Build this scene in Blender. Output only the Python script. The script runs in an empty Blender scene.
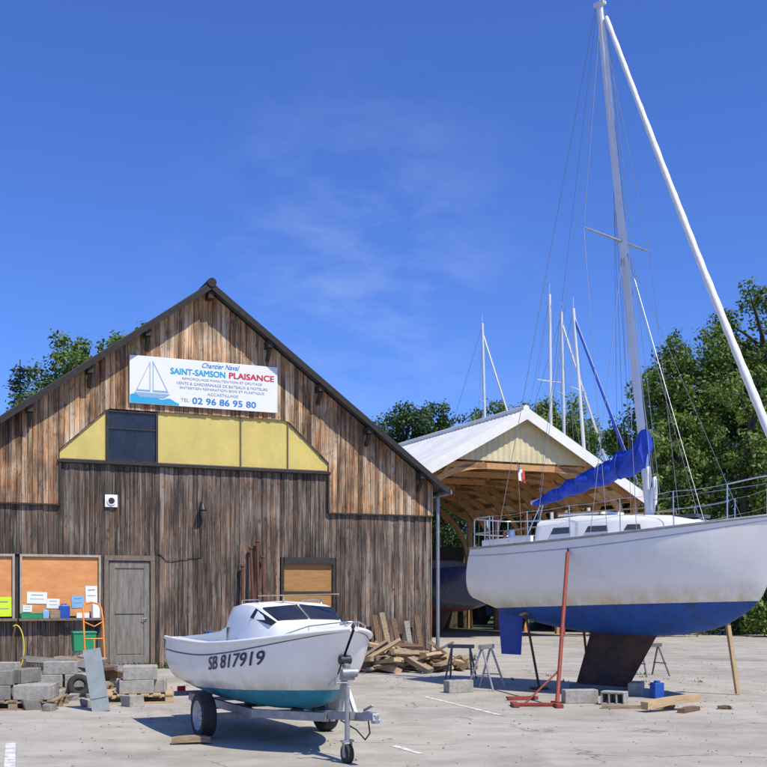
import bpy, bmesh, math, random
import numpy as np
from mathutils import Vector, Matrix, Euler
from mathutils.bvhtree import BVHTree
random.seed(7); np.random.seed(7)
scene=bpy.context.scene
COL=scene.collection
R=math.radians

# ------------------------------------------------------------------ nodes
def newmat(name):
    m=bpy.data.materials.new(name); m.use_nodes=True
    nt=m.node_tree; nt.nodes.clear()
    out=nt.nodes.new('ShaderNodeOutputMaterial')
    return m,nt,out
def nd(nt,t,inp=None,**at):
    n=nt.nodes.new(t)
    for k,v in at.items(): setattr(n,k,v)
    if inp:
        for k,v in inp.items():
            s=n.inputs[k]
            if isinstance(v,bpy.types.NodeSocket): nt.links.new(v,s)
            else: s.default_value=v
    return n
def mth(nt,op,a,b=0.0,c=None,clamp=False):
    d={0:a,1:b}
    if c is not None: d[2]=c
    return nd(nt,'ShaderNodeMath',d,operation=op,use_clamp=clamp).outputs[0]
def mixc(nt,f,a,b,mode='MIX'):
    n=nt.nodes.new('ShaderNodeMix'); n.data_type='RGBA'; n.blend_type=mode
    for s,v in ((n.inputs[0],f),(n.inputs[6],a),(n.inputs[7],b)):
        if isinstance(v,bpy.types.NodeSocket): nt.links.new(v,s)
        else:
            s.default_value=v if not isinstance(v,tuple) or len(v)==4 else (*v,1)
    return n.outputs[2]
def ramp(nt,f,stops,interp='LINEAR'):
    n=nt.nodes.new('ShaderNodeValToRGB'); n.color_ramp.interpolation=interp
    els=n.color_ramp.elements
    while len(els)<len(stops): els.new(0.5)
    for e,(p,c) in zip(els,stops):
        e.position=p; e.color=(*c,1) if len(c)==3 else c
    nt.links.new(f,n.inputs[0]); return n.outputs[0]
def coords(nt,scale=(1,1,1),kind='Object'):
    tc=nt.nodes.new('ShaderNodeTexCoord')
    mp=nd(nt,'ShaderNodeMapping',{'Vector':tc.outputs[kind],'Scale':scale})
    return mp.outputs[0]
def noise(nt,vec,scale,detail=4,rough=.6,dist=0.):
    return nd(nt,'ShaderNodeTexNoise',{'Vector':vec,'Scale':scale,'Detail':detail,'Roughness':rough,'Distortion':dist}).outputs[0]
def finish(nt,out,col,rough=.6,metal=0.,bumpv=None,bstr=.3,bdist=.01,**kw):
    p=nd(nt,'ShaderNodeBsdfPrincipled',{'Metallic':metal})
    for s,v in (('Base Color',col),('Roughness',rough)):
        if isinstance(v,bpy.types.NodeSocket): nt.links.new(v,p.inputs[s])
        else: p.inputs[s].default_value=(*v,1) if isinstance(v,tuple) else v
    for k,v in kw.items(): p.inputs[k.replace('_',' ')].default_value=v
    if bumpv is not None:
        b=nd(nt,'ShaderNodeBump',{'Height':bumpv,'Strength':bstr,'Distance':bdist})
        nt.links.new(b.outputs[0],p.inputs['Normal'])
    nt.links.new(p.outputs[0],out.inputs[0]); return p
def M(name,c1,c2=None,scale=6,rough=.6,metal=0.,bump=.15,stretch=(1,1,1),lo=.35,hi=.65,fine=True,bdist=.01,**kw):
    m,nt,out=newmat(name)
    if c2 is None: c2=tuple(x*.78 for x in c1)
    v=coords(nt,stretch)
    a=noise(nt,v,scale,6,.65)
    b=noise(nt,v,scale*7,3,.6)
    f=mth(nt,'ADD',mth(nt,'MULTIPLY',a,.72),mth(nt,'MULTIPLY',b,.28))
    col=ramp(nt,f,[(lo,c1),(hi,c2)])
    finish(nt,out,col,rough,metal,f,bump,bdist,**kw)
    return m

BW=.105
def board_mat(name,bw,stops,zlo,zhi,boost,patch=.6,warmf=.5,silver=.4,base=0.,warmc=(1.5,.95,.58)):
    m,nt,out=newmat(name)
    tc=nt.nodes.new('ShaderNodeTexCoord')
    sp=nd(nt,'ShaderNodeSeparateXYZ',{0:tc.outputs['Object']})
    x=sp.outputs[0]; z=sp.outputs[2]
    idx=mth(nt,'FLOOR',mth(nt,'DIVIDE',mth(nt,'ADD',x,bw*200),bw))
    wn=nd(nt,'ShaderNodeTexWhiteNoise',{'W':idx},noise_dimensions='1D')
    r=wn.outputs[0]
    def nz(fx,fr,fz,sc,det,ro,di=0.):
        o=nd(nt,'ShaderNodeCombineXYZ',{0:mth(nt,'MULTIPLY',x,fx),1:mth(nt,'MULTIPLY',r,fr),2:mth(nt,'MULTIPLY',z,fz)})
        return noise(nt,o.outputs[0],sc,det,ro,di)
    g=nz(38.,50.,1.6,1.,7,.75,.5)
    st=nz(.9,.5,.8,1.,5,.65,.3)
    s3=nz(9.,30.,.75,1.,5,.65)
    wp=nz(1.7,1.5,1.1,1.3,4,.6,.4)
    kn=nz(14.,40.,6.,1.,3,.6)
    sv=nz(22.,70.,.9,1.,6,.7,.2)
    dv=nz(12.,90.,.55,1.,5,.65,.2)
    hz=nd(nt,'ShaderNodeMapRange',{0:z,1:zlo,2:zhi,3:0.,4:boost}).outputs[0]
    v=mth(nt,'ADD',mth(nt,'MULTIPLY',g,.60),mth(nt,'MULTIPLY',r,.26))
    v=mth(nt,'ADD',v,mth(nt,'MULTIPLY',st,patch))
    v=mth(nt,'ADD',v,mth(nt,'MULTIPLY',s3,.95))
    v=mth(nt,'ADD',mth(nt,'SUBTRACT',v,.34+patch*.5+.25-base),hz)
    col=ramp(nt,v,stops)
    wf=ramp(nt,wp,[(.44,(0,0,0)),(.60,(1,1,1))])
    col=mixc(nt,mth(nt,'MULTIPLY',wf,warmf),col,mixc(nt,1.,col,warmc,'MULTIPLY'))
    sf=ramp(nt,sv,[(.54,(0,)*3),(.66,(1,)*3)])
    col=mixc(nt,mth(nt,'MULTIPLY',sf,silver),col,(.46,.42,.36,1))
    dk=ramp(nt,kn,[(.30,(.40,.37,.35)),(.40,(1,1,1))])
    col=mixc(nt,1.,col,dk,'MULTIPLY')
    d2=ramp(nt,dv,[(.36,(.28,.25,.23)),(.46,(1,1,1))])
    col=mixc(nt,.8,col,mixc(nt,1.,col,d2,'MULTIPLY'))
    finish(nt,out,col,.85,0.,v,.7,.012)
    return m
WOODLO=board_mat('weathered_boards_lower',BW,[(.16,(.026,.020,.016)),(.36,(.092,.070,.054)),(.54,(.20,.16,.125)),(.80,(.44,.375,.30))],0,4.5,.02,.65,warmf=.45,silver=.38,base=.05)
WOODHI=board_mat('weathered_boards_upper',BW,[(.14,(.034,.022,.015)),(.32,(.16,.098,.055)),(.52,(.38,.265,.155)),(.78,(.72,.59,.43))],3.5,7.8,.16,.85,warmf=.6,silver=.38,base=.07,warmc=(1.45,.90,.50))
WOODDK=M('dark_stained_timber',(.022,.018,.016),(.045,.037,.032),9,.8,0,.3,(1,1,1))
BARGE=M('black_barge_board',(.013,.012,.012),(.028,.025,.023),9,.8,0,.2)
SLATE=M('roof_slate',(.045,.047,.052),(.08,.08,.085),5,.7)
YEL=M('yellow_painted_panel',(.68,.54,.14),(.53,.42,.12),1.6,.5,0,.08,(1,1,.6))
GLASSDK=M('dark_glass',(.012,.014,.018),(.03,.033,.038),2,.06,0,.0)
WHITE=M('white_paint',(.86,.86,.82),(.79,.79,.74),4,.35,0,.04)
SIGNW=M('sign_white',(.80,.81,.80),(.74,.75,.74),3,.4,0,.02)
BLUE=M('sign_blue',(.03,.22,.55),(.03,.22,.52),5,.4,0,0)
LBLUE=M('sign_sea_blue',(.03,.34,.58),(.04,.38,.60),5,.4,0,0)
RED=M('sign_red',(.62,.02,.05),(.55,.02,.05),5,.4,0,0)
GREYTX=M('sign_grey_lettering',(.2,.23,.30),(.2,.22,.3),5,.5,0,0)
ORANGEPLY=M('orange_plywood',(.76,.34,.12),(.58,.23,.07),2.0,.7,0,.1,(1,1,2.5))
PLY=M('brown_plywood',(.44,.23,.07),(.29,.14,.04),2.5,.7,0,.1,(1,1,6))
DOORG=M('grey_weathered_door',(.27,.25,.21),(.12,.105,.085),4,.85,0,.4,(4,4,.5))
FRAMEW=M('faded_brown_frame',(.24,.17,.12),(.12,.09,.07),9,.8,0,.3,(3,3,1))
GALV=M('galvanised_steel',(.42,.43,.44),(.26,.265,.27),9,.5,.6,.1)
ALU=M('aluminium_mast',(.78,.78,.76),(.68,.68,.66),3,.35,.2,.02)
STEEL=M('stainless_steel',(.65,.66,.68),(.5,.5,.52),6,.2,.9,.0)
WIRE=M('rigging_wire',(.34,.35,.37),(.26,.26,.28),6,.4,.5,0)
RUBBER=M('tyre_rubber',(.022,.022,.022),(.045,.042,.038),8,.85,0,.3)
BLACK=M('black_plastic',(.02,.02,.022),(.03,.03,.03),5,.5)
RUST=M('rusty_steel',(.17,.06,.03),(.09,.04,.025),14,.85,.1,.3)
REDP=M('red_oxide_paint',(.34,.05,.027),(.17,.038,.025),10,.7,0,.2)
CONC=M('concrete_block',(.43,.41,.355),(.25,.235,.205),9,.95,0,.6,bdist=.02)
TIMB=M('old_timber',(.42,.31,.18),(.18,.13,.08),6,.9,0,.5,(1,8,8))
TIMB2=M('grey_timber',(.36,.335,.285),(.17,.15,.125),6,.9,0,.5,(1,8,8))
TIMB3=M('brown_timber',(.22,.13,.07),(.09,.06,.04),6,.9,0,.5,(1,8,8))
PINE=M('pine_plank',(.58,.42,.23),(.40,.27,.14),5,.8,0,.3,(1,8,8))
BLUEC=M('blue_canvas',(.012,.075,.56),(.006,.035,.34),4,.6,0,.5,bdist=.04)
BLUEP=M('blue_paint',(.012,.085,.42),(.012,.055,.28),6,.5)
ORP=M('orange_paint',(.80,.28,.02),(.65,.2,.02),6,.5)
GRNP=M('green_plastic',(.02,.30,.12),(.02,.22,.09),5,.5)
YELP=M('yellow_plastic',(.75,.62,.03),(.65,.55,.03),5,.5)
LIME=M('lime_poster',(.66,.88,.03),(.6,.82,.02),5,.5,0,0)
SAILW=M('white_sailcloth',(.84,.84,.81),(.72,.72,.69),9,.7,0,.4)
SHEDW=M('white_sheet_roofing',(.83,.82,.76),(.64,.625,.57),1.2,.6,0,.05)
SHEDTIM=M('shed_golden_timber',(.58,.32,.13),(.40,.21,.085),5,.75,0,.2)
SHEDUND=M('shed_roof_underside',(.78,.63,.40),(.62,.48,.29),3,.8,0,.1)
BARK=M('tree_bark',(.10,.08,.06),(.05,.04,.03),9,.95,0,.7,(1,1,.3),bdist=.03)
CREAM=M('gelcoat_cream',(.84,.83,.78),(.74,.73,.67),3,.3,0,.02)
TEAK=M('teak_trim',(.28,.15,.07),(.2,.10,.05),9,.6,0,.1)
FLAGB=M('flag_blue',(.04,.10,.42),(.04,.09,.38),5,.8); FLAGR=M('flag_red',(.70,.07,.05),(.6,.06,.05),5,.8)
LINEW=M('worn_road_paint',(.72,.71,.66),(.45,.43,.39),7,.8,0,.1,lo=.44,hi=.56)

def hull_mat(name,top,bot,wl,slope,stain,botdark,rough=.25,stf=.7,dirt=(.93,.92,.88),sth=.22):
    m,nt,out=newmat(name)
    tc=nt.nodes.new('ShaderNodeTexCoord'); o=tc.outputs['Object']
    sp=nd(nt,'ShaderNodeSeparateXYZ',{0:o})
    n3=noise(nt,coords(nt),14,4,.6)
    zz=mth(nt,'SUBTRACT',sp.outputs[2],mth(nt,'MULTIPLY',sp.outputs[0],slope))
    zz=mth(nt,'SUBTRACT',zz,wl)
    zz=mth(nt,'ADD',zz,mth(nt,'MULTIPLY',mth(nt,'SUBTRACT',n3,.5),.012))
    n1=noise(nt,coords(nt,(2,2,1.6)),1.6,6,.65)
    n2=noise(nt,coords(nt,(2.4,2.4,1.2)),2.0,6,.7)
    n4=noise(nt,coords(nt,(7,7,.5)),2.0,5,.7)
    near=nd(nt,'ShaderNodeMapRange',{0:zz,1:0.,2:sth,3:1.,4:0.}).outputs[0]
    sf=mth(nt,'MULTIPLY',near,ramp(nt,n2,[(.36,(.15,)*3),(.60,(1,1,1))]),clamp=True)
    d=ramp(nt,n1,[(.45,(1,1,1)),(.75,dirt)])
    tcol=mixc(nt,1.,(*top,1),d,'MULTIPLY')
    tcol=mixc(nt,mth(nt,'MULTIPLY',ramp(nt,n4,[(.56,(0,)*3),(.72,(1,)*3)]),.16),tcol,(.50,.46,.36,1))
    tcol=mixc(nt,mth(nt,'MULTIPLY',sf,stf),tcol,(*stain,1))
    bcol=mixc(nt,ramp(nt,mth(nt,'ADD',mth(nt,'MULTIPLY',n1,.6),mth(nt,'MULTIPLY',n3,.4)),[(.42,(0,0,0)),(.62,(1,1,1))]),(*bot,1),(*botdark,1))
    f=ramp(nt,mth(nt,'ADD',mth(nt,'MULTIPLY',zz,20.),.5),[(.48,(0,0,0)),(.52,(1,1,1))])
    col=mixc(nt,f,bcol,tcol)
    rr=mth(nt,'ADD',mth(nt,'MULTIPLY',mth(nt,'SUBTRACT',1.,f),.4),rough)
    finish(nt,out,col,rr,0.,n3,.03,.01)
    return m
HULL_A=hull_mat('sailboat_hull_paint',(.86,.845,.78),(.010,.085,.38),1.44,.030,(.66,.52,.26),(.012,.055,.20),stf=.85,sth=.32)
HULL_B=hull_mat('motorboat_hull_paint',(.87,.865,.82),(.02,.25,.38),.555,.05,(.50,.46,.32),(.025,.16,.25),rough=.2)
HULL_C=hull_mat('navy_hull_paint',(.015,.028,.09),(.10,.02,.02),1.1,0,(.1,.1,.08),(.06,.02,.02))
HULL_D=hull_mat('white_hull_paint',(.78,.78,.75),(.03,.06,.20),1.2,0,(.4,.3,.15),(.03,.04,.1))
KEELM=M('keel_rust_antifouling',(.035,.028,.027),(.105,.05,.03),5,.85,0,.4,lo=.4,hi=.62)

def ground_mat():
    m,nt,out=newmat('pale_worn_tarmac')
    v=coords(nt)
    big=noise(nt,v,.22,5,.6,.3); mid=noise(nt,v,1.6,6,.65,.2); fine=noise(nt,v,55,3,.7); grit=noise(nt,v,160,2,.6)
    col=ramp(nt,big,[(.35,(.385,.35,.285)),(.5,(.48,.44,.365)),(.68,(.54,.50,.425))])
    col=mixc(nt,ramp(nt,mid,[(.38,(.0,)*3),(.7,(1,)*3)]),col,mixc(nt,1.,col,(.74,.725,.70),'MULTIPLY'))
    col=mixc(nt,.6,col,mixc(nt,1.,col,ramp(nt,fine,[(.3,(.55,)*3),(.7,(1.3,)*3)]),'MULTIPLY'))
    col=mixc(nt,.5,col,mixc(nt,1.,col,ramp(nt,grit,[(.35,(.6,)*3),(.65,(1.25,)*3)]),'MULTIPLY'))
    st=noise(nt,v,.55,4,.6,.8)
    col=mixc(nt,mth(nt,'MULTIPLY',ramp(nt,st,[(.56,(0,)*3),(.70,(1,)*3)]),.45),col,(.18,.16,.13,1))
    sv=noise(nt,coords(nt,(.25,2.2,1)),1.2,5,.6,.3)
    col=mixc(nt,mth(nt,'MULTIPLY',ramp(nt,sv,[(.50,(0,)*3),(.68,(1,)*3)]),.30),col,(.24,.215,.18,1))
    sp_=nd(nt,'ShaderNodeTexVoronoi',{'Vector':v,'Scale':1.7,'Randomness':1.}).outputs[0]
    spot=mth(nt,'MULTIPLY',ramp(nt,sp_,[(.04,(1,)*3),(.09,(0,)*3)]),ramp(nt,mid,[(.5,(0,)*3),(.56,(1,)*3)]))
    col=mixc(nt,mth(nt,'MULTIPLY',spot,.6),col,(.10,.09,.08,1))
    wv=nd(nt,'ShaderNodeVectorMath',{0:v,1:nd(nt,'ShaderNodeVectorMath',{0:nd(nt,'ShaderNodeTexNoise',{'Vector':v,'Scale':1.3,'Detail':6.}).outputs[1],'Scale':.9},operation='SCALE').outputs[0]},operation='ADD').outputs[0]
    vo=nd(nt,'ShaderNodeTexVoronoi',{'Vector':wv,'Scale':.33},feature='DISTANCE_TO_EDGE').outputs[0]
    cr=ramp(nt,vo,[(.0,(1,)*3),(.006,(0,)*3)])
    cm=ramp(nt,noise(nt,v,.4,2,.5),[(.48,(0,)*3),(.55,(1,)*3)])
    cf=mth(nt,'MULTIPLY',cr,cm)
    col=mixc(nt,mth(nt,'MULTIPLY',cf,.75),col,(.09,.08,.06,1))
    tc=nt.nodes.new('ShaderNodeTexCoord'); sp=nd(nt,'ShaderNodeSeparateXYZ',{0:tc.outputs['Object']})
    far=nd(nt,'ShaderNodeMapRange',{0:mth(nt,'ADD',sp.outputs[1],mth(nt,'MULTIPLY',mid,6.)),1:48.,2:52.}).outputs[0]
    gcol=ramp(nt,fine,[(.3,(.03,.055,.015)),(.7,(.09,.12,.04))])
    col=mixc(nt,far,col,gcol)
    h=mth(nt,'ADD',mth(nt,'MULTIPLY',fine,.6),mth(nt,'SUBTRACT',mth(nt,'MULTIPLY',mid,1.0),cf))
    finish(nt,out,col,.92,0.,h,.35,.02)
    return m
GROUND=ground_mat()

def leaf_mat(name,c1,c2,c3,trans=.3):
    m,nt,out=newmat(name)
    v=coords(nt)
    a=noise(nt,v,.7,3,.5); b=noise(nt,v,6,2,.5)
    f=mth(nt,'ADD',mth(nt,'MULTIPLY',a,.5),mth(nt,'MULTIPLY',b,.5))
    col=ramp(nt,f,[(.36,c1),(.5,c2),(.64,c3)])
    d=nd(nt,'ShaderNodeBsdfPrincipled',{'Base Color':col,'Roughness':.6})
    t=nd(nt,'ShaderNodeBsdfTranslucent',{'Color':mixc(nt,1.,col,(1.3,1.5,.6),'MULTIPLY')})
    mx=nd(nt,'ShaderNodeMixShader',{0:trans,1:d.outputs[0],2:t.outputs[0]})
    nt.links.new(mx.outputs[0],out.inputs[0]); return m
LEAF=leaf_mat('broadleaf_foliage',(.045,.080,.012),(.090,.145,.022),(.155,.22,.04))
LEAF2=leaf_mat('light_foliage',(.09,.14,.025),(.15,.215,.045),(.22,.29,.07))
LEAFD=leaf_mat('dark_foliage',(.024,.050,.012),(.045,.085,.018),(.08,.13,.028),.25)
CONIF=leaf_mat('conifer_needles',(.012,.034,.018),(.022,.055,.026),(.036,.078,.036),.1)
GRASS=leaf_mat('weed_green',(.05,.09,.02),(.10,.13,.035),(.2,.19,.08),.2)

# ------------------------------------------------------------------ mesh builder
def orient(p0,p1):
    d=(Vector(p1)-Vector(p0)); L=d.length
    q=d.to_track_quat('Z','Y') if L>1e-9 else Euler((0,0,0)).to_quaternion()
    return q,L
class MB:
    def __init__(s): s.v=[];s.f=[];s.m=[]
    def add(s,vs,fs,mi=0):
        o=len(s.v); s.v+= [tuple(x) for x in vs]; s.f+=[tuple(i+o for i in f) for f in fs]; s.m+=[mi]*len(fs)
        return s
    def box(s,c,d,rot=None,mi=0,taper=1.):
        hx,hy,hz=d[0]/2,d[1]/2,d[2]/2
        vs=[]
        for z,k in ((-hz,1.),(hz,taper)):
            vs+=[Vector((-hx*k,-hy*k,z)),Vector((hx*k,-hy*k,z)),Vector((hx*k,hy*k,z)),Vector((-hx*k,hy*k,z))]
        if rot is not None:
            q=rot if not isinstance(rot,(tuple,list)) else Euler(rot)
            mt=q.to_matrix(); vs=[mt@v for v in vs]
        C=Vector(c)
        return s.add([v+C for v in vs],[(3,2,1,0),(4,5,6,7),(0,1,5,4),(1,2,6,5),(2,3,7,6),(3,0,4,7)],mi)
    def bx(s,x0,x1,y0,y1,z0,z1,mi=0):
        return s.box(((x0+x1)/2,(y0+y1)/2,(z0+z1)/2),(x1-x0,y1-y0,z1-z0),None,mi)
    def beam(s,p0,p1,w,h,mi=0):
        q,L=orient(p0,p1); c=(Vector(p0)+Vector(p1))/2
        return s.box(c,(w,h,L),q,mi)
    def cyl(s,p0,p1,r0,r1=None,n=10,mi=0,caps=True):
        if r1 is None:r1=r0
        q,L=orient(p0,p1); mt=q.to_matrix(); P0=Vector(p0);P1=Vector(p1); vs=[]
        for P,r in ((P0,r0),(P1,r1)):
            for i in range(n):
                a=2*math.pi*i/n; vs.append(P+mt@Vector((r*math.cos(a),r*math.sin(a),0)))
        fs=[(i,(i+1)%n,n+(i+1)%n,n+i) for i in range(n)]
        if caps: fs+=[tuple(range(n-1,-1,-1)),tuple(range(n,2*n))]
        return s.add(vs,fs,mi)
    def tube(s,pts,r,n=8,mi=0,closed=False):
        P=[Vector(p) for p in pts]; m=len(P); vs=[]; up=None
        for i in range(m):
            a=P[i-1] if (i>0 or closed) else P[i]; b=P[(i+1)%m] if (i<m-1 or closed) else P[i]
            t=(b-a).normalized()
            if up is None: up=Vector((0,0,1)) if abs(t.z)<.9 else Vector((1,0,0))
            x=t.cross(up)
            if x.length<1e-6: x=t.orthogonal()
            x.normalize(); y=x.cross(t).normalized(); up=y
            rr=r[i] if isinstance(r,(list,tuple)) else r
            for k in range(n):
                an=2*math.pi*k/n; vs.append(P[i]+x*rr*math.cos(an)+y*rr*math.sin(an))
        fs=[]
        for i in range(m if closed else m-1):
            j=(i+1)%m
            for k in range(n):
                k2=(k+1)%n; fs.append((i*n+k,i*n+k2,j*n+k2,j*n+k))
        if not closed: fs+=[tuple(range(n)),tuple(range(m*n-1,m*n-n-1,-1))]
        return s.add(vs,fs,mi)
    def grid(s,rows,mi=0,closed=False,cap=False):
        nr=len(rows); nc=len(rows[0]); vs=[p for r in rows for p in r]; fs=[]
        for i in range(nr-1):
            for j in range(nc if closed else nc-1):
                j2=(j+1)%nc; fs.append((i*nc+j,i*nc+j2,(i+1)*nc+j2,(i+1)*nc+j))
        if cap: fs+=[tuple(range(nc-1,-1,-1)),tuple(range((nr-1)*nc,nr*nc))]
        return s.add(vs,fs,mi)
    def torus(s,c,axis,R0,r,n=28,k=10,mi=0,sq=1.):
        q=Vector(axis).to_track_quat('Z','Y').to_matrix(); C=Vector(c); rows=[]
        for i in range(n):
            a=2*math.pi*i/n; row=[]
            for j in range(k):
                b=2*math.pi*j/k
                row.append(C+q@Vector(((R0+r*math.cos(b))*math.cos(a),(R0+r*math.cos(b))*math.sin(a),r*sq*math.sin(b))))
            rows.append(row)
        rows.append(rows[0]); return s.grid(rows,mi,True)
    def panel(s,a,b,c,d,inset=(.05,.05),off=.006,mi=0,th=.012):
        A,B,C,D=[Vector(p) for p in (a,b,c,d)]
        def P(u,v): return (A*(1-u)+B*u)*(1-v)+(D*(1-u)+C*u)*v
        iu,iv=inset; q=[P(iu,iv),P(1-iu,iv),P(1-iu,1-iv),P(iu,1-iv)]
        n=(q[1]-q[0]).cross(q[3]-q[0]).normalized()
        vs=[p+n*(off-th) for p in q]+[p+n*off for p in q]
        return s.add(vs,[(3,2,1,0),(4,5,6,7),(0,1,5,4),(1,2,6,5),(2,3,7,6),(3,0,4,7)],mi)
    def obj(s,name,mats,parent=None,smooth=None,loc=(0,0,0),rot=(0,0,0),bevel=0.,label=None):
        me=bpy.data.meshes.new(name); me.from_pydata(s.v,[],s.f); me.update()
        if not isinstance(mats,(list,tuple)): mats=[mats]
        for m in mats: me.materials.append(m)
        me.polygons.foreach_set('material_index',s.m)
        if smooth is not None:
            me.polygons.foreach_set('use_smooth',[True]*len(me.polygons)); me.set_sharp_from_angle(angle=R(smooth))
        o=bpy.data.objects.new(name,me); COL.objects.link(o)
        o.location=loc; o.rotation_euler=rot
        if parent: o.parent=parent
        if bevel>0:
            b=o.modifiers.new('bevel','BEVEL'); b.width=bevel; b.segments=2; b.limit_method='ANGLE'
        if label: o['label']=label
        return o
def tag(o,label,cat,group=None):
    o['label']=label; o['category']=cat
    if group: o['group']=group
    return o
def thing(name,loc,yaw,label,cat,group=None):
    e=bpy.data.objects.new(name,None); e.empty_display_size=.3; COL.objects.link(e)
    e.location=loc; e.rotation_euler=(0,0,yaw); return tag(e,label,cat,group)
def interp(ts,vs,t):
    n=len(ts)
    d=[(vs[i+1]-vs[i])/(ts[i+1]-ts[i]) for i in range(n-1)]
    m=[d[0]]+[(d[i-1]+d[i])/2 if d[i-1]*d[i]>0 else 0 for i in range(1,n-1)]+[d[-1]]
    t=min(max(t,ts[0]),ts[-1])
    for i in range(n-1):
        if t<=ts[i+1]:
            h=ts[i+1]-ts[i]; u=(t-ts[i])/h
            return (2*u**3-3*u*u+1)*vs[i]+(u**3-2*u*u+u)*h*m[i]+(-2*u**3+3*u*u)*vs[i+1]+(u**3-u*u)*h*m[i+1]
    return vs[-1]
class Hull:
    def __init__(s,x0,L,T,B,ZS,ZK,NE,rb,rs,pb=5,ps=6):
        s.x0,s.L,s.T,s.B,s.ZS,s.ZK,s.NE,s.rb,s.rs,s.pb,s.ps=x0,L,T,B,ZS,ZK,NE,rb,rs,pb,ps
    def P(s,t,k,side=1,out=0.):
        b=interp(s.T,s.B,t); zs=interp(s.T,s.ZS,t); zk=interp(s.T,s.ZK,t); n=interp(s.T,s.NE,t)
        a=min(max(k,0),1)*math.pi/2
        y=b*max(math.cos(a),0)**(2/n); ze=math.sin(a)**(2/n)
        x=s.x0+t*s.L-s.rb*t**s.pb*ze+s.rs*(1-t)**s.ps*ze
        return Vector((x,side*(y+out),zs+(zk-zs)*ze))
    def mesh(s,ns=36,nk=16):
        b=MB(); rows=[]
        for i in range(ns+1):
            t=i/ns
            r=[s.P(t,j/nk,1) for j in range(nk)]+[s.P(t,1,1)]+[s.P(t,j/nk,-1) for j in range(nk-1,-1,-1)]
            rows.append(r)
        b.grid(rows); n=2*nk+1
        b.f.append(tuple(range(n))); b.m.append(0)
        return b
    def deck(s,b,t0,t1,ns=24,drop=.015,camber=.05,mi=0):
        rows=[]
        for i in range(ns+1):
            t=t0+(t1-t0)*i/ns; p=s.P(t,0,1); r=[]
            for j in range(-5,6):
                u=j/5; r.append(Vector((p.x,-p.y*.985*u,p.z-drop+camber*(1-u*u))))
            rows.append(r)
        b.grid(rows,mi); return b
    def edge(s,side,t0,t1,k=0.,n=30,out=0.,dz=0.):
        r=[]
        for i in range(n+1):
            p=s.P(t0+(t1-t0)*i/n,k,side,out); p.z+=dz; r.append(p)
        return r
def text_mesh(body,width,height,mat,name='lettering',parent=None,shear=0.,bold=0.,cx=0,cz=0,y=0,tess=0):
    """flat lettering in the XZ plane facing -Y; bold = side-to-side thickening in metres"""
    cu=bpy.data.curves.new('t','FONT'); cu.body=body; cu.size=1.; cu.shear=shear; cu.resolution_u=3
    o=bpy.data.objects.new('t',cu); COL.objects.link(o)
    bpy.context.view_layer.update()
    me=bpy.data.meshes.new_from_object(o.evaluated_get(bpy.context.evaluated_depsgraph_get()))
    bpy.data.objects.remove(o)
    bm=bmesh.new(); bm.from_mesh(me)
    bmesh.ops.triangulate(bm,faces=bm.faces)
    if tess: bmesh.ops.subdivide_edges(bm,edges=bm.edges[:],cuts=tess)
    bmesh.ops.triangulate(bm,faces=bm.faces)
    xs=[v.co.x for v in bm.verts]; zs=[v.co.y for v in bm.verts]
    x0,x1,z0,z1=min(xs),max(xs),min(zs),max(zs)
    V=[((v.co.x-(x0+x1)/2)*(width-bold)/(x1-x0)+cx,(v.co.y-(z0+z1)/2)*(height-bold*.6)/(z1-z0)+cz) for v in bm.verts]
    bm.verts.ensure_lookup_table(); F=[tuple(v.index for v in f.verts) for f in bm.faces]; bm.free()
    k=MB()
    shifts=[(0,0)] if bold<=0 else [(-.5,-.3),(.5,-.3),(-.5,.3),(.5,.3),(0,0)]
    for i,(a,b_) in enumerate(shifts):
        k.add([(x+a*bold,y-.0004*i,z+b_*bold) for x,z in V],F)
    return k.obj(name,mat,parent)

# ------------------------------------------------------------------ ground
g=MB(); g.add([(-700,-200,0),(700,-200,0),(700,1400,0),(-700,1400,0)],[(0,1,2,3)])
go=g.obj('ground',GROUND); go['kind']='structure'
def road_line(p0,p1,w=.10):
    a,b=Vector((*p0,0)),Vector((*p1,0)); d=(b-a).normalized(); n=Vector((-d.y,d.x,0))*w/2
    k=MB(); k.add([a-n+Vector((0,0,.004)),b-n+Vector((0,0,.004)),b+n+Vector((0,0,.004)),a+n+Vector((0,0,.004))],[(0,1,2,3)])
    o=k.obj('painted_marking',LINEW); o['kind']='structure'
road_line((.65,17.1),(1.55,14.5),.08); road_line((-4.0,11.8),(-3.4,10.0)); road_line((.1,11.6),(.38,11.0),.08)

# ------------------------------------------------------------------ barn
BYAW=math.atan2(.404,.915); BLOC=(-3.89,24.18,0)
barn=thing('barn',BLOC,BYAW,'weathered brown timber boatyard barn with steep gable front','barn')
AP=8.26; SL=.735; HW=5.5
def roofz(x): return AP-SL*abs(x)
BX0,BX1=-3.13,2.83
def bandtop(x):
    if x<-2.16: return 4.62+(x+3.13)/.97*.90
    if x>1.86: return 4.62+(2.83-x)/.97*.88
    return 5.52
opens=[(-2.21,-1.17,-.1,2.38),(-3.92,-2.29,1.10,2.42),(-5.30,-4.02,1.10,2.42),(1.70,3.02,.95,2.43)]
lo=MB(); up=MB(); bw=BW
def plank(b,x0,x1,z0,z0b,z1,z1b,y,th):
    vs=[(x0,y,z0),(x1,y,z0b),(x1,y,z1b),(x0,y,z1),(x0,y+th,z0),(x1,y+th,z0b),(x1,y+th,z1b),(x0,y+th,z1)]
    b.add(vs,[(0,1,2,3),(7,6,5,4),(0,4,5,1),(1,5,6,2),(2,6,7,3),(3,7,4,0)])
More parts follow.
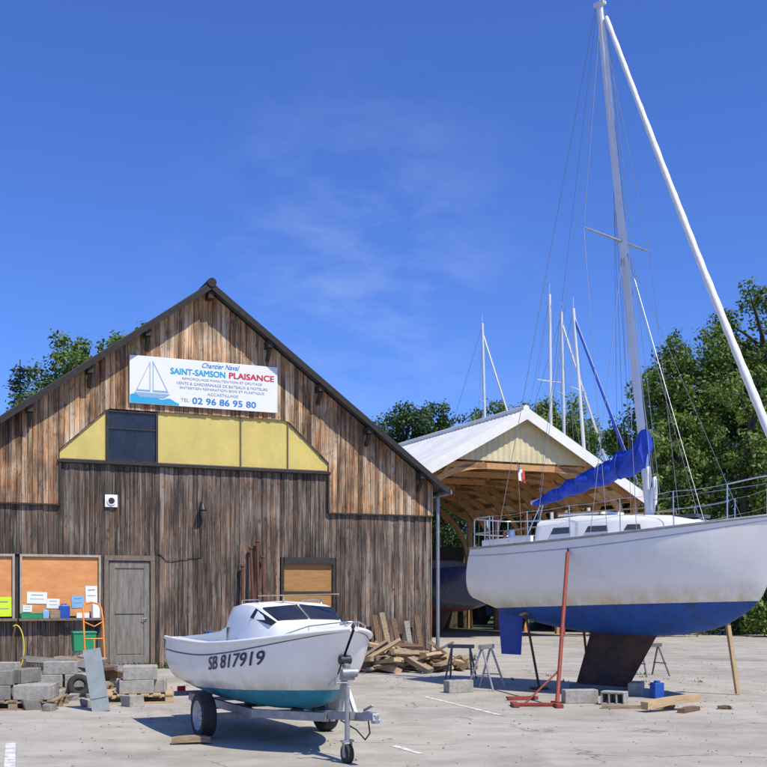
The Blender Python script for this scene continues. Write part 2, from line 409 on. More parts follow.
for i in range(-54,54):
    x0=i*bw+random.uniform(.002,.005); x1=(i+1)*bw-random.uniform(.002,.006)
    x0=max(x0,-HW); x1=min(x1,HW)
    if x1-x0<.02: continue
    xc=(x0+x1)/2
    top=4.39 if BX0<xc<BX1 else 3.52
    iv=[(0.02+random.uniform(0,.06),top)]
    for (a,b_,c,d) in opens:
        if a-.02<xc<b_+.02:
            niv=[]
            for (p,q) in iv:
                if c>p: niv.append((p,min(q,c)))
                if d<q: niv.append((max(p,d),q))
            iv=[t for t in niv if t[1]-t[0]>.05]
    y=-.03-random.uniform(0,.020)
    for (p,q) in iv: plank(lo,x0,x1,p,p,q,q,y,.022)
    y=-.085-random.uniform(0,.020)
    if BX0<xc<BX1: zb0,zb1=bandtop(x0),bandtop(x1)
    else: zb0=zb1=3.46+random.uniform(-.03,.02)
    plank(up,x0,x1,zb0,zb1,roofz(x0)-.02,roofz(x1)-.02,y,.022)
bk=MB()
bk.add([(-HW,0,0),(HW,0,0),(HW,0,roofz(HW)),(0,0,roofz(0)),(-HW,0,roofz(HW))],[(0,1,2,3,4)])
bk.add([(-HW,14,0),(HW,14,0),(HW,14,roofz(HW)),(0,14,roofz(0)),(-HW,14,roofz(HW))],[(4,3,2,1,0)])
bk.add([(HW,0,0),(HW,14,0),(HW,14,roofz(HW)),(HW,0,roofz(HW))],[(0,1,2,3)])
bk.add([(-HW,0,0),(-HW,14,0),(-HW,14,roofz(HW)),(-HW,0,roofz(HW))],[(3,2,1,0)])
bk.bx(BX0,BX1,-.10,-.06,4.33,4.41,0)
bk.obj('wall',M('barn_side_boards',(.03,.025,.02),(.06,.05,.04),4,.9),barn)
lo.obj('lower_cladding',WOODLO,barn); up.obj('upper_cladding',WOODHI,barn)
tr=MB()
tr.bx(BX1,HW,-.115,-.03,3.44,3.47); tr.bx(-HW,BX0,-.115,-.03,3.44,3.47)
tr.bx(BX0-.02,BX0+.02,-.125,-.06,3.48,4.39); tr.bx(BX1-.02,BX1+.02,-.125,-.06,3.48,4.39)
tr.bx(BX0-.05,BX1+.05,-.14,-.055,4.345,4.395)
tr.obj('trim',WOODDK,barn)
rf=MB(); OH=.28; y0,y1=-.42,14.3
for sgn in (-1,1):
    xe=sgn*(HW+OH); ze=AP-SL*(HW+OH)
    a=[(0,y0,AP+.02),(xe,y0,ze+.02),(xe,y1,ze+.02),(0,y1,AP+.02)]
    t=.08
    vs=[Vector(p) for p in a]+[Vector(p)+Vector((0,0,t)) for p in a]
    fs=[(0,1,2,3),(7,6,5,4),(0,4,5,1),(1,5,6,2),(2,6,7,3),(3,7,4,0)]
    rf.add(vs,fs if sgn<0 else [tuple(reversed(f)) for f in fs])
roof=rf.obj('roof',SLATE,barn)
bb=MB()
for sgn in (-1,1):
    xe=sgn*(HW+OH+.02); ze=AP-SL*(HW+OH+.02)
    vs=[(0,y0-.035,AP-.07),(xe,y0-.035,ze-.07),(xe,y0-.035,ze+.08),(0,y0-.035,AP+.08),(0,y0-.005,AP-.07),(xe,y0-.005,ze-.07),(xe,y0-.005,ze+.08),(0,y0-.005,AP+.08)]
    fs=[(0,1,2,3),(7,6,5,4),(0,4,5,1),(1,5,6,2),(2,6,7,3),(3,7,4,0)]
    bb.add(vs,fs)
bb.obj('barge_board',BARGE,roof)
rt=MB()
for k in range(24): rt.cyl((0,y0-.06+k*.6,AP+.07),(0,y0-.06+k*.6+.585,AP+.09),.10,.085,10)
rt.obj('ridge_tile',BARGE,roof,40)
for k,xx in enumerate((-5.1,-3.75,-2.55,-1.35,0,1.35,2.55,3.75,5.1)):
    pu=MB(); pz=roofz(xx)-.12-(.05 if xx==0 else 0)
    pu.bx(xx-.06,xx+.06,-.40,-.09,pz-.08,pz+.06)
    if xx!=0: pu.beam((xx,-.12,pz-.34),(xx,-.34,pz-.08),.07,.07)
    pu.obj('purlin_end',WOODDK,barn)
wb=MB()
wb.add([(BX0,-.045,4.40),(-2.16,-.045,4.40),(-2.16,-.045,5.50),(BX0,-.045,4.60)],[(0,1,2,3)])
wb.add([(1.86,-.045,4.40),(BX1,-.045,4.40),(BX1,-.045,4.60),(1.86,-.045,5.50)],[(0,1,2,3)])
wb.add([(-1.11,-.045,4.40),(1.86,-.045,4.40),(1.86,-.045,5.52),(-1.11,-.045,5.52)],[(0,1,2,3)])
wb.obj('yellow_panel',YEL,barn)
def sub(name,parent):
    e=bpy.data.objects.new(name,None); COL.objects.link(e); e.parent=parent; return e
dw=sub('window',barn)
k=MB(); k.bx(-2.13,-1.14,-.05,-.04,4.42,5.48); k.obj('pane',GLASSDK,dw)
k=MB()
for xx in (-2.16,-1.11): k.bx(xx-.025,xx+.025,-.085,-.035,4.39,5.52)
k.bx(-2.13,-1.14,-.08,-.04,4.40,4.44); k.bx(-2.13,-1.14,-.08,-.04,5.46,5.50); k.bx(-2.13,-1.14,-.075,-.045,5.10,5.125)
k.obj('frame',WOODDK,dw)
k=MB()
for xx in (.76,1.86): k.bx(xx-.014,xx+.014,-.075,-.035,4.40,5.50)
k.bx(-3.1,2.8,-.072,-.04,4.397,4.43)
k.beam((BX0,-.06,4.61),(-2.16,-.06,5.51),.03,.05); k.beam((BX1,-.06,4.61),(1.86,-.06,5.51),.03,.05)
k.obj('panel_frame',FRAMEW,barn)
dr=MB(); dr.bx(-2.13,-1.25,-.035,.0,.03,2.30)
dr.bx(-2.11,-2.0,-.055,-.033,.05,2.28); dr.bx(-1.38,-1.27,-.055,-.033,.05,2.28)
dr.bx(-2.0,-1.38,-.055,-.033,2.15,2.28); dr.bx(-2.0,-1.38,-.055,-.033,1.18,1.32); dr.bx(-2.0,-1.38,-.055,-.033,.05,.28)
dr.bx(-1.96,-1.42,-.045,-.033,.32,1.14)
door=dr.obj('door',DOORG,barn,bevel=.004)
k=MB(); k.bx(-2.225,-2.135,-.085,.0,0,2.31); k.bx(-1.245,-1.155,-.085,.0,0,2.31); k.bx(-2.225,-1.155,-.09,.0,2.31,2.42); k.obj('door_frame',FRAMEW,door)
k=MB(); k.cyl((-1.33,-.055,1.08),(-1.33,-.10,1.08),.012); k.cyl((-1.33,-.10,1.08),(-1.43,-.10,1.08),.008); k.obj('handle',GALV,door,40)
PALEF=M('pale_window_frame',(.45,.40,.32),(.3,.25,.2),8,.7)
for (a,b_) in ((-3.92,-2.29),(-5.30,-4.02)):
    wn=sub('window',barn)
    k=MB(); k.bx(a+.05,b_-.05,-.02,-.004,1.14,2.36); k.obj('pane',ORANGEPLY,wn,label='orange plywood filling the window opening')
    k=MB(); k.bx(a,a+.045,-.07,-.003,1.10,2.42); k.bx(b_-.045,b_,-.07,-.003,1.10,2.42); k.bx(a+.045,b_-.045,-.065,-.003,2.37,2.42); k.obj('frame',PALEF,wn)
    k=MB(); k.bx(a-.03,b_+.03,-.24,-.003,1.05,1.10); k.obj('sill',FRAMEW,wn)
wn=sub('window',barn)
k=MB(); k.bx(1.76,2.96,-.015,-.004,1.0,2.28); k.obj('pane',PLY,wn,label='brown plywood board closing the opening')
k=MB(); k.bx(1.70,1.77,-.07,-.003,.95,2.43); k.bx(2.95,3.02,-.07,-.003,.95,2.43); k.bx(1.77,2.95,-.10,-.003,2.28,2.43); k.bx(1.77,2.95,-.07,-.003,.95,1.01); k.bx(1.77,2.95,-.05,-.004,1.62,1.66); k.obj('frame',WOODDK,wn)
k=MB(); k.cyl((5.62,-.12,.1),(5.62,-.12,3.9),.045,n=12); k.tube([(5.62,-.12,3.9),(5.66,-.12,3.98),(5.74,-.02,4.05)],.045,10)
k.cyl((5.80,-.40,4.02),(5.80,13.9,4.02),.07,n=10); k.obj('downpipe',M('zinc',(.32,.33,.34),(.22,.23,.24),6,.5,.5),barn,40)
k=MB(); k.bx(-2.21,-1.95,-.10,-.055,3.44,3.70); k.cyl((-2.08,-.10,3.57),(-2.08,-.125,3.57),.10,.09,20); k.obj('wall_vent',WHITE,barn,40)
k=MB(); k.cyl((-2.08,-.1255,3.57),(-2.08,-.132,3.57),.065,.065,16); k.obj('vent_grille',BLACK,barn,40)
k=MB(); k.beam((-.14,-.06,3.60),(-.14,-.22,3.55),.03,.03); k.cyl((-.14,-.20,3.56),(-.14,-.22,3.42),.05,.09,12); k.obj('wall_lamp',BLACK,barn,40)
k=MB(); k.tube([(-.14,-.055,3.58),(-.16,-.06,3.0),(-.13,-.06,2.4),(-.9,-.06,2.32),(-1.1,-.06,2.5)],.010,6); k.obj('power_cable',BLACK,barn,60)
# sign
sign=thing('shop_sign',BLOC,BYAW,'white boatyard sign with sailing boat logo fixed to barn gable','sign')
k=MB(); k.bx(-1.71,1.58,-.165,-.135,5.66,6.68); k.obj('board',SIGNW,sign,bevel=.003)
for xx in (-1.5,1.3):
    k=MB(); k.bx(xx,xx+.05,-.134,-.10,5.7,6.6); k.obj('mounting_batten',WOODDK,sign)
ys=-.169
k=MB(); n=16
top=[(-1.70+1.05*i/n,ys,5.84+.03*math.sin(i*1.1)-.10*(i/n)**2) for i in range(n+1)]
for i in range(n):
    k.add([(top[i][0],ys,5.67),(top[i+1][0],ys,5.67),top[i+1],top[i]],[(0,1,2,3)])
k.obj('sea_emblem',LBLUE,sign)
k=MB()
def tri_outline(A,B,C,w,mi=0):
    A,B,C=[Vector((p[0],ys-.002,p[1])) for p in (A,B,C)]
    G=(A+B+C)/3
    ins=[P+(G-P)*w for P in (A,B,C)]; o=[A,B,C]
    for i in range(3):
        j=(i+1)%3; k.add([o[i],o[j],ins[j],ins[i]],[(0,1,2,3)],mi)
tri_outline((-1.22,6.60),(-1.22,5.93),(-.88,5.93),.14); tri_outline((-1.27,6.58),(-1.27,5.93),(-1.58,5.93),.14)
k.add([(-1.62,ys-.002,5.90),(-1.5,ys-.002,5.80),(-.98,ys-.002,5.80),(-.84,ys-.002,5.90)],[(0,1,2,3)])
k.obj('sailing_boat_emblem',M('emblem_grey_blue',(.25,.40,.55),(.25,.4,.55),5,.5,0,0),sign)
text_mesh('Chantier Naval',.85,.11,BLUE,'lettering',sign,.4,.004,.28,6.585,ys)
text_mesh('SAINT-SAMSON',1.22,.135,LBLUE,'lettering',sign,0,.012,-.23,6.41,ys)
text_mesh('PLAISANCE',1.04,.135,RED,'lettering',sign,0,.012,.98,6.41,ys)
text_mesh('REMORQUAGE MANUTENTION ET GRUTAGE',1.80,.062,GREYTX,'lettering',sign,0,.0,.32,6.26,ys)
text_mesh('VENTE & GARDIENNAGE DE BATEAUX & MOTEURS',2.05,.062,GREYTX,'lettering',sign,0,.0,.32,6.16,ys)
text_mesh('ENTRETIEN REPARATION BOIS ET PLASTIQUE',1.9,.062,GREYTX,'lettering',sign,0,.0,.32,6.06,ys)
text_mesh('ACCASTILLAGE',.70,.062,GREYTX,'lettering',sign,0,.0,.32,5.96,ys)
text_mesh('TEL',.18,.07,GREYTX,'lettering',sign,0,.0,-.52,5.80,ys)
text_mesh('02 96 86 95 80',1.44,.14,BLUE,'lettering',sign,0,.009,.36,5.80,ys)

def barnpt(x,y,z=0):
    c,s=math.cos(BYAW),math.sin(BYAW); return Vector((BLOC[0]+x*c-y*s,BLOC[1]+x*s+y*c,z))
def on_sill(name,x,mk,mats,label,cat,yaw=0):
    p=barnpt(x,-.15,1.10); o=mk.obj(name,mats,None,40,p,(0,0,BYAW+yaw),bevel=.004); tag(o,label,cat); return o
def jug(w,h):
    k=MB(); k.box((0,0,h*.42),(w,.10,h*.84)); k.box((0,0,h*.88),(w*.6,.08,h*.10),taper=.6); k.cyl((w*.15,0,h*.9),(w*.15,0,h),.02,n=10); k.tube([(-w*.3,0,h*.84),(-w*.25,0,h*.98),(w*.05,0,h*.98),(w*.1,0,h*.9)],.01,6); return k
PBL=M('pale_blue_plastic',(.25,.45,.65),(.2,.4,.6),4,.5)
on_sill('plastic_jug',-3.05,jug(.22,.30),BLUEP,'blue plastic jug standing on the barn window sill','jug')
on_sill('plastic_jug',-3.42,jug(.12,.18),PBL,'pale blue jug standing on the window sill','jug')
on_sill('plastic_jug',-2.42,jug(.15,.34),WHITE,'tall white jug standing on the window sill','jug',.3)
on_sill('plastic_jug',-4.95,jug(.20,.26),YELP,'yellow plastic jug standing on the window sill','jug')
k=MB(); k.box((0,0,.05),(.42,.12,.10)); k.box((0,0,.105),(.44,.13,.015)); on_sill('storage_tub',-3.70,k,GRNP,'green plastic tub on the barn window sill','tub')
k=MB(); k.box((0,0,.05),(.26,.12,.10)); k.box((0,0,.105),(.27,.13,.012)); on_sill('storage_tub',-2.68,k,WHITE,'white tub on the barn window sill','tub')
k=MB(); k.box((0,0,.08),(.20,.12,.16)); k.box((0,0,.165),(.10,.03,.01)); on_sill('storage_tub',-3.24,k,TIMB,'brown carton on the barn window sill','tub')
for (x,z,w_,h_,m,l) in ((-4.26,1.34,.36,.40,LIME,'yellow-green poster in the barn window'),(-3.58,1.52,.40,.24,WHITE,'white paper notice in the barn window'),(-3.26,1.40,.26,.20,WHITE,'white paper notice in the barn window'),(-2.48,1.60,.24,.34,WHITE,'white paper notice in the barn window'),(-2.76,1.44,.26,.26,PBL,'pale blue paper notice in the barn window'),(-3.77,1.30,.18,.14,WHITE,'white paper notice in the barn window')):
    k=MB(); k.box((0,0,0),(w_,.004,h_)); k.box((0,-.003,h_*.25),(w_*.6,.002,h_*.06),mi=1); k.box((0,-.003,-h_*.1),(w_*.7,.002,h_*.04),mi=1)
    o=k.obj('poster',[m,GREYTX],None,None,barnpt(x,-.03,z),(0,random.uniform(-.05,.05),BYAW)); tag(o,l,'poster')
for i,(x,h,lean) in enumerate(((1.0,2.6,.25),(1.12,2.75,.2),(1.22,2.4,.3),(.72,2.2,.2))):
    k=MB(); k.cyl((0,0,0),(.03*i-.04,lean,h),.035,.035,8); k.cyl((.03*i-.04,lean,h),(.03*i-.04,lean+.01,h+.04),.05,.05,8)
    o=k.obj('metal_pole',RUST,None,40,barnpt(x,-.16-lean,0),(0,0,BYAW)); tag(o,'rusty steel pole leaning against the barn wall','pole','rusty poles against the barn')

# ------------------------------------------------------------------ open shed
SLOC=(4.68,38.0,0)
shed=thing('boat_shed',SLOC,BYAW,'open boat shed with white gabled roof and brown timber trusses','shed')
sa,ss,sw,sd=7.9,.555,5.15,13.
k=MB()
for sg in (-1,1):
    rows=[]
    for i in range(2):
        x=sg*(0 if i==0 else sw); rows.append([Vector((x,-.5+(sd+.9)*j/150,sa-ss*abs(x)+.03*math.sin(j*2.1))) for j in range(151)])
    k.grid(rows)
sroof=k.obj('roof',SHEDW,shed,60)
k=MB()
for sg in (-1,1):
    xe=sg*sw; vs=[(0,-.45,sa-.06),(xe,-.45,sa-ss*sw-.06),(xe,sd+.3,sa-ss*sw-.06),(0,sd+.3,sa-.06)]
    k.add(vs,[(0,1,2,3)])
k.obj('roof_lining',SHEDUND,sroof)
k=MB()
for sg in (-1,1):
    xe=sg*(sw+.05); ze=sa-ss*(sw+.05)
    vs=[(0,-.56,sa-.34),(xe,-.56,ze-.34),(xe,-.56,ze+.06),(0,-.56,sa+.06),(0,-.52,sa-.34),(xe,-.52,ze-.34),(xe,-.52,ze+.06),(0,-.52,sa+.06)]
    k.add(vs,[(0,1,2,3),(7,6,5,4),(0,4,5,1),(1,5,6,2),(2,6,7,3),(3,7,4,0)])
k.cyl((0,-.5,sa+.04),(0,sd+.3,sa+.04),.12,n=8)
k.obj('fascia',SHEDW,sroof)
k=MB()
x=-3.05; n=0; zb=6.12; pts=[]
while x<=3.05:
    pts.append((x,-.2+(.022 if n%4 in (1,2) else 0))); x+=.055; n+=1
rows=[[Vector((p[0],p[1],zb)) for p in pts],[Vector((p[0],p[1],max(zb,sa-.12-ss*abs(p[0])))) for p in pts]]
k.grid(rows); k.obj('gable_cladding',M('cream_corrugated_sheet',(.68,.59,.34),(.52,.44,.25),2,.6),shed)
for fi in range(6):
    yy=-.1+fi*2.5; k=MB()
    for sg in (-1,1):
        k.bx(sg*4.75-.11,sg*4.75+.11,yy-.08,yy+.08,0,4.95)
        k.beam((0,yy,sa-.25),(sg*5.0,yy,sa-.25-ss*5.0),.14,.24)
        pts=[]
        for j in range(13):
            a=j/12*math.pi/2; pts.append((sg*(4.65-3.3*(1-math.cos(a))),yy,3.0+2.95*math.sin(a)))
        for j in range(12): k.beam(pts[j],pts[j+1],.12,.20)
        k.beam((sg*1.5,yy,5.9),(sg*1.5,yy,6.9),.10,.10); k.beam((sg*3.6,yy,4.9),(sg*2.6,yy,6.1),.10,.12)
    k.beam((-2.9,yy,5.95),(2.9,yy,5.95),.12,.2)
    k.obj('truss',SHEDTIM,shed)
for i in range(7):
    for sg in (-1,1):
        xx=sg*(.6+i*.72); k=MB(); k.bx(xx-.04,xx+.04,-.4,sd,sa-ss*abs(xx)-.20,sa-ss*abs(xx)-.08); k.obj('purlin',SHEDTIM,shed)
k=MB(); k.bx(-4.9,4.9,sd-.05,sd,0,3.8); k.bx(-4.92,-4.86,0,sd,0,3.6); k.obj('wall',M('shed_inner_boards',(.10,.075,.05),(.06,.045,.035),5,.9),shed)

# ------------------------------------------------------------------ sailboat (main)
TH=R(47); YAWS=-TH
SB=(4.26,17.6,0)
sail=thing('sailboat',SB,YAWS,'white sailing boat with blue bottom propped ashore','sailboat')
T=[0,.12,.3,.5,.68,.82,.92,.97,1]
HA=Hull(-3.36,5.88,T,[.58,.80,1.03,1.12,1.02,.74,.40,.19,.02],[2.40,2.41,2.43,2.48,2.55,2.63,2.70,2.735,2.75],
        [1.50,1.24,1.01,.93,.96,1.10,1.32,1.46,1.58],[2.5,2.4,2.2,2.15,2.0,1.85,1.7,1.6,1.5],.58,-.26)
hm=HA.mesh(56,24); hull=hm.obj('hull',HULL_A,sail,50)
k=MB(); HA.deck(k,0,.995,28,.02,.05); k.obj('deck',CREAM,sail,50)
STRP=M('faded_grey_blue_stripe',(.32,.38,.48),(.40,.46,.53),5,.4,0,0)
for sd_ in (-1,1):
    k=MB(); k.tube(HA.edge(sd_,0,.995,0,40,.005,.012),.022,8); k.obj('toe_rail',GALV,sail,60)
    k=MB()
    e1=HA.edge(sd_,0.0,.995,.045,40,.003); e2=HA.edge(sd_,0.0,.995,.052,40,.003)
    k.grid([e1,e2] if sd_>0 else [e2,e1]); k.obj('sheer_stripe',STRP,sail,60)
def loft(secs,mi=0,rnd=.82):
    k=MB(); rows=[]
    for (x,wb_,wt,zb,zt) in secs:
        h=zt-zb
        rows.append([Vector((x,-wb_,zb)),Vector((x,-(wb_*.25+wt*.75),zb+h*.72)),Vector((x,-wt*.96,zt-h*.12)),Vector((x,-wt*rnd,zt)),Vector((x,0,zt+.035)),
                     Vector((x,wt*rnd,zt)),Vector((x,wt*.96,zt-h*.12)),Vector((x,(wb_*.25+wt*.75),zb+h*.72)),Vector((x,wb_,zb))])
    k.grid(rows,mi); n=9
    k.f.append(tuple(range(n))); k.m.append(mi)
    o=(len(rows)-1)*n; k.f.append(tuple(o+i for i in range(n-1,-1,-1))); k.m.append(mi)
    return k,rows
ck,rows=loft([(-1.85,.64,.56,2.40,2.84),(-1.0,.70,.62,2.42,2.88),(-.2,.68,.60,2.44,2.85),(.5,.58,.50,2.47,2.80),(.95,.46,.38,2.5,2.72),(1.25,.34,.24,2.53,2.60)])
cab=ck.obj('cabin',CREAM,sail,40)
SMOKE=M('grey_cabin_window',(.05,.055,.06),(.09,.095,.10),3,.15,0,0)
for sd_ in (-1,1):
    for (x0,x1) in ((-1.50,-1.05),(-.78,-.33),(-.06,.24)):
        k=MB()
        def pt(x,f):
            w0=interp([-1.85,-1.0,-.2,.5,.95,1.25],[.64,.70,.68,.58,.46,.34],x); w1=interp([-1.85,-1.0,-.2,.5,.95,1.25],[.56,.62,.60,.50,.38,.24],x)
            zb=interp([-1.85,.5],[2.40,2.47],x); zt=interp([-1.85,.5],[2.86,2.80],x)
            return Vector((x,sd_*(w0+(w0*.25+w1*.75-w0)*f),zb+(zt-zb)*.72*f))
        a,b_,c,d=pt(x0,.55),pt(x1,.55),pt(x1-.03,.90),pt(x0+.05,.90)
        if sd_<0: k.panel(a,b_,c,d,(.02,.02),.010)
        else: k.panel(b_,a,d,c,(.02,.02),.010)
        k.obj('window',SMOKE,cab)
k=MB(); k.box((-1.15,0,2.93),(.9,.62,.05)); k.obj('companionway_hatch',WHITE,cab,bevel=.01)
k=MB(); k.box((.75,0,2.80),(.42,.42,.05)); k.obj('fore_hatch',SMOKE,cab,bevel=.01)
for sd_ in (-1,1):
    k=MB(); pts=HA.edge(sd_,.03,.27,0,10,-.22,.0)
    for a,b_ in zip(pts[:-1],pts[1:]): k.beam(a+Vector((0,0,.06)),b_+Vector((0,0,.06)),.06,.18)
    k.obj('coaming',CREAM,sail,50)
    k=MB(); k.tube([(x,sd_*.45,2.94) for x in (-1.5,-1.0,-.4,.2)],.014,6)
    for x in (-1.5,-.65,.2): k.cyl((x,sd_*.45,2.83),(x,sd_*.45,2.94),.012,n=6)
    k.obj('grab_rail',TEAK,cab,60)
for sd_ in (-1,1):
    k=MB(); k.cyl((-2.35,sd_*.62,2.50),(-2.35,sd_*.62,2.70),.07,.05,14); k.obj('winch',STEEL,sail,40)
st_t=[.12,.28,.44,.60,.74]
for sd_ in (-1,1):
    tops=[];mids=[]
    for t in st_t:
        p=HA.P(t,0,sd_,-.05); tp=p+Vector((0,sd_*.02,.54)); tops.append(tp); mids.append(p+(tp-p)*.52)
        k=MB(); k.cyl(p,tp,.010,.009,8); k.obj('stanchion',STEEL,sail,60)
    q=HA.P(.03,0,sd_,-.05)+Vector((0,0,.54)); qb=HA.P(.86,0,sd_,-.03)+Vector((0,0,.54))
    for L_ in (tops,mids):
        dz=0 if L_ is tops else -.26
        pts=[q+Vector((0,0,dz))]+L_+[qb+Vector((0,0,dz))]
        k=MB()
        for a,b_ in zip(pts[:-1],pts[1:]):
            for s_ in range(4):
                f=lambda u:a+(b_-a)*u-Vector((0,0,.02*math.sin(math.pi*u)))
                k.cyl(f(s_/4),f((s_+1)/4),.0035,n=5,caps=False)
        k.obj('lifeline',STEEL,sail,60)
k=MB()
for dz in (.54,.27):
    pl=[HA.P(.10,0,1,-.05),HA.P(.03,0,1,-.05),HA.P(0,0,1,-.12),HA.P(0,0,-1,-.12),HA.P(.03,0,-1,-.05),HA.P(.10,0,-1,-.05)]
    k.tube([p+Vector((0,0,dz)) for p in pl],.012,8)
for p in (HA.P(.10,0,1,-.05),HA.P(0,0,1,-.12),HA.P(0,0,-1,-.12),HA.P(.10,0,-1,-.05),HA.P(0,0,1,-.40),HA.P(0,0,-1,-.40)):
    k.cyl(p,p+Vector((0,0,.54)),.011,n=8)
k.obj('pushpit',STEEL,sail,60)
k=MB()
tipb=HA.P(1,0,1)
rail=[HA.P(.86,0,-1,-.03)+Vector((0,0,.54)),HA.P(.93,0,-1,.02)+Vector((0,0,.58)),tipb+Vector((.10,-.10,.60)),tipb+Vector((.16,0,.60)),tipb+Vector((.10,.10,.60)),HA.P(.93,0,1,.02)+Vector((0,0,.58)),HA.P(.86,0,1,-.03)+Vector((0,0,.54))]
k.tube(rail,.012,8)
for t,s_ in ((.86,1),(.86,-1)):
    p=HA.P(t,0,s_,-.03); k.cyl(p,p+Vector((0,0,.54)),.011,n=8)
k.cyl(tipb+Vector((-.1,.02,0)),tipb+Vector((.10,.10,.60)),.011,n=8); k.cyl(tipb+Vector((-.1,-.02,0)),tipb+Vector((.10,-.10,.60)),.011,n=8)
k.obj('pulpit',STEEL,sail,60)
def foil(x0t,x1t,x0b,x1b,zt,zb,tt,tb):
    k=MB(); rows=[]
    for u in (0,.33,.66,1):
        z=zt+(zb-zt)*u; a=x0t+(x0b-x0t)*u; b_=x1t+(x1b-x1t)*u; th=tt+(tb-tt)*u; r=[]
        for j in range(16):
            an=2*math.pi*j/16; cx=math.cos(an); r.append(Vector(((a+b_)/2+(b_-a)/2*cx,th/2*math.sin(an)*(1+.35*cx),z)))
        rows.append(r)
    k.grid(rows,0,True,True); return k
k=foil(-1.10,.25,-1.45,-.40,1.12,.09,.26,.20); k.obj('keel',KEELM,sail,60)
k=foil(-3.22,-2.60,-3.12,-2.66,1.46,.52,.09,.05); k.obj('rudder',BLUEP,sail,60)
k=MB(); k.cyl((-3.0,0,2.3),(-3.05,0,2.72),.03); k.cyl((-3.05,0,2.72),(-2.2,.1,2.8),.02,.015); k.obj('tiller',TEAK,sail,60)
mb_=Vector((0,0,2.84)); mt_=Vector((-.97,0,11.40))
def mp(z): return mb_+(mt_-mb_)*((z-mb_.z)/(mt_.z-mb_.z))
k=MB(); rows=[]
for u in (0,.5,.9,1):
    c=mb_+(mt_-mb_)*u; s_=1 if u<.95 else .85
    rows.append([c+Vector((.072*s_*math.cos(2*math.pi*j/14),.052*s_*math.sin(2*math.pi*j/14),0)) for j in range(14)])
k.grid(rows,0,True,True); k.box(mt_+Vector((0,0,.02)),(.2,.09,.05)); k.cyl(mt_,mt_+Vector((-.02,.0,.55)),.006,n=5); k.beam(mt_+Vector((.0,0,.05)),mt_+Vector((.35,0,.15)),.015,.015)
mast=k.obj('mast',ALU,sail,50)
sp=mp(7.35); tips=[]
for sd_ in (-1,1):
    tp=sp+Vector((-.10,sd_*.92,.06)); tips.append(tp); k=MB(); k.cyl(sp,tp,.024,.014,8); k.obj('spreader',GALV,mast,50)
k=MB()
def wire(a,b_,r=.005): k.cyl(a,b_,r,n=5,caps=False)
for sd_,tp in zip((-1,1),tips):
    cp=HA.P(.56,0,sd_,-.06); wire(mp(11.25),tp); wire(tp,cp+Vector((0,0,.02)))
    wire(mp(7.3),HA.P(.50,0,sd_,-.1)); wire(mp(7.3),HA.P(.64,0,sd_,-.1))
wire(mt_+Vector((-.08,0,0)),HA.P(0,0,1,-.54)+Vector((.05,0,0)),.006)
wire(mp(11.3)+Vector((-.08,0,0)),Vector((-2.25,0,3.35)),.004)
wire(mp(11.3)+Vector((.09,.03,0)),mp(3.2)+Vector((.16,.10,0)),.005); wire(mp(9.4)+Vector((.09,-.03,0)),mp(3.2)+Vector((.2,-.14,0)),.005)
wire(mp(7.2)+Vector((.05,0,0)),HA.P(.80,0,-1,-.2),.004); wire(mp(7.2)+Vector((.05,0,0)),HA.P(.80,0,1,-.2),.004)
wire(mp(7.2)+Vector((-.05,0,0)),HA.P(.40,0,1,-.1),.004)
wire(mp(10.9)+Vector((-.05,0,0)),HA.P(.30,0,-1,-.1),.004)
wire(tipb+Vector((-.1,0,.5)),mp(3.1)+Vector((.1,0,0)),.006)
for pth in (.2,.35,.5): wire(mp(10.5-pth*3),mp(4.0)+Vector((-pth*.9,-.05,-.3)),.0035)
k.obj('rigging',WIRE,sail,60)
f0=HA.P(.99,0,1)+Vector((0,-HA.P(.99,0,1).y,.20)); f1=mp(11.15)+Vector((.10,0,0))
pts=[];rr=[]
for i in range(81):
    u=i/80; pts.append(f0+(f1-f0)*u+Vector((0,0,-.10*math.sin(math.pi*u)))); rr.append((.068-.030*u)*(1+.06*math.sin(i*1.7)+.03*math.sin(i*.45)) if u>.03 else .03)
k=MB(); k.tube(pts,rr,10); k.obj('furled_headsail',SAILW,sail,60)
k=MB(); k.cyl(f0-Vector((0,0,.18)),f0-Vector((0,0,.02)),.07,.07,14); k.obj('furling_drum',BLACK,sail,40)
bm0=mp(3.66)+Vector((-.08,0,0)); bm1=Vector((-2.40,-.02,3.20))
k=MB(); k.cyl(bm0,bm1,.045,.04,12); k.obj('boom',ALU,mast,50)
k=MB(); rows=[]; nseg=90
rs_=random.Random(3)
def hprof(u): return interp([0,.06,.14,.25,.38,.6,.85,1],[.64,.60,.48,.40,.36,.30,.20,.11],u)
lump=[rs_.uniform(-1,1) for _ in range(nseg+2)]
for i in range(nseg+1):
    u=i/nseg; c=bm0+(bm1-bm0)*(u*1.0-.045); h=hprof(u)*(1+.06*math.sin(u*38)+.045*lump[i]); wd=(.15-.055*u)*(1+.14*math.sin(u*47+1)+.07*lump[i+1]); r=[]
    for j in range(24):
        an=2*math.pi*j/24; yy=math.cos(an); zz=math.sin(an)
        fold=1+.13*math.sin(4*an+u*26)+.09*math.sin(7*an-u*61)
        r.append(c+Vector((.035*math.sin(an*2+u*30),wd*yy*fold*(1-.25*max(zz,0)),h*(zz+1)/2*(1+.04*math.sin(u*53+an))-.085-.03*abs(math.sin(u*13)))))
    rows.append(r)
k.grid(rows,0,True,True); k.obj('sail_cover',BLUEC,mast,70)
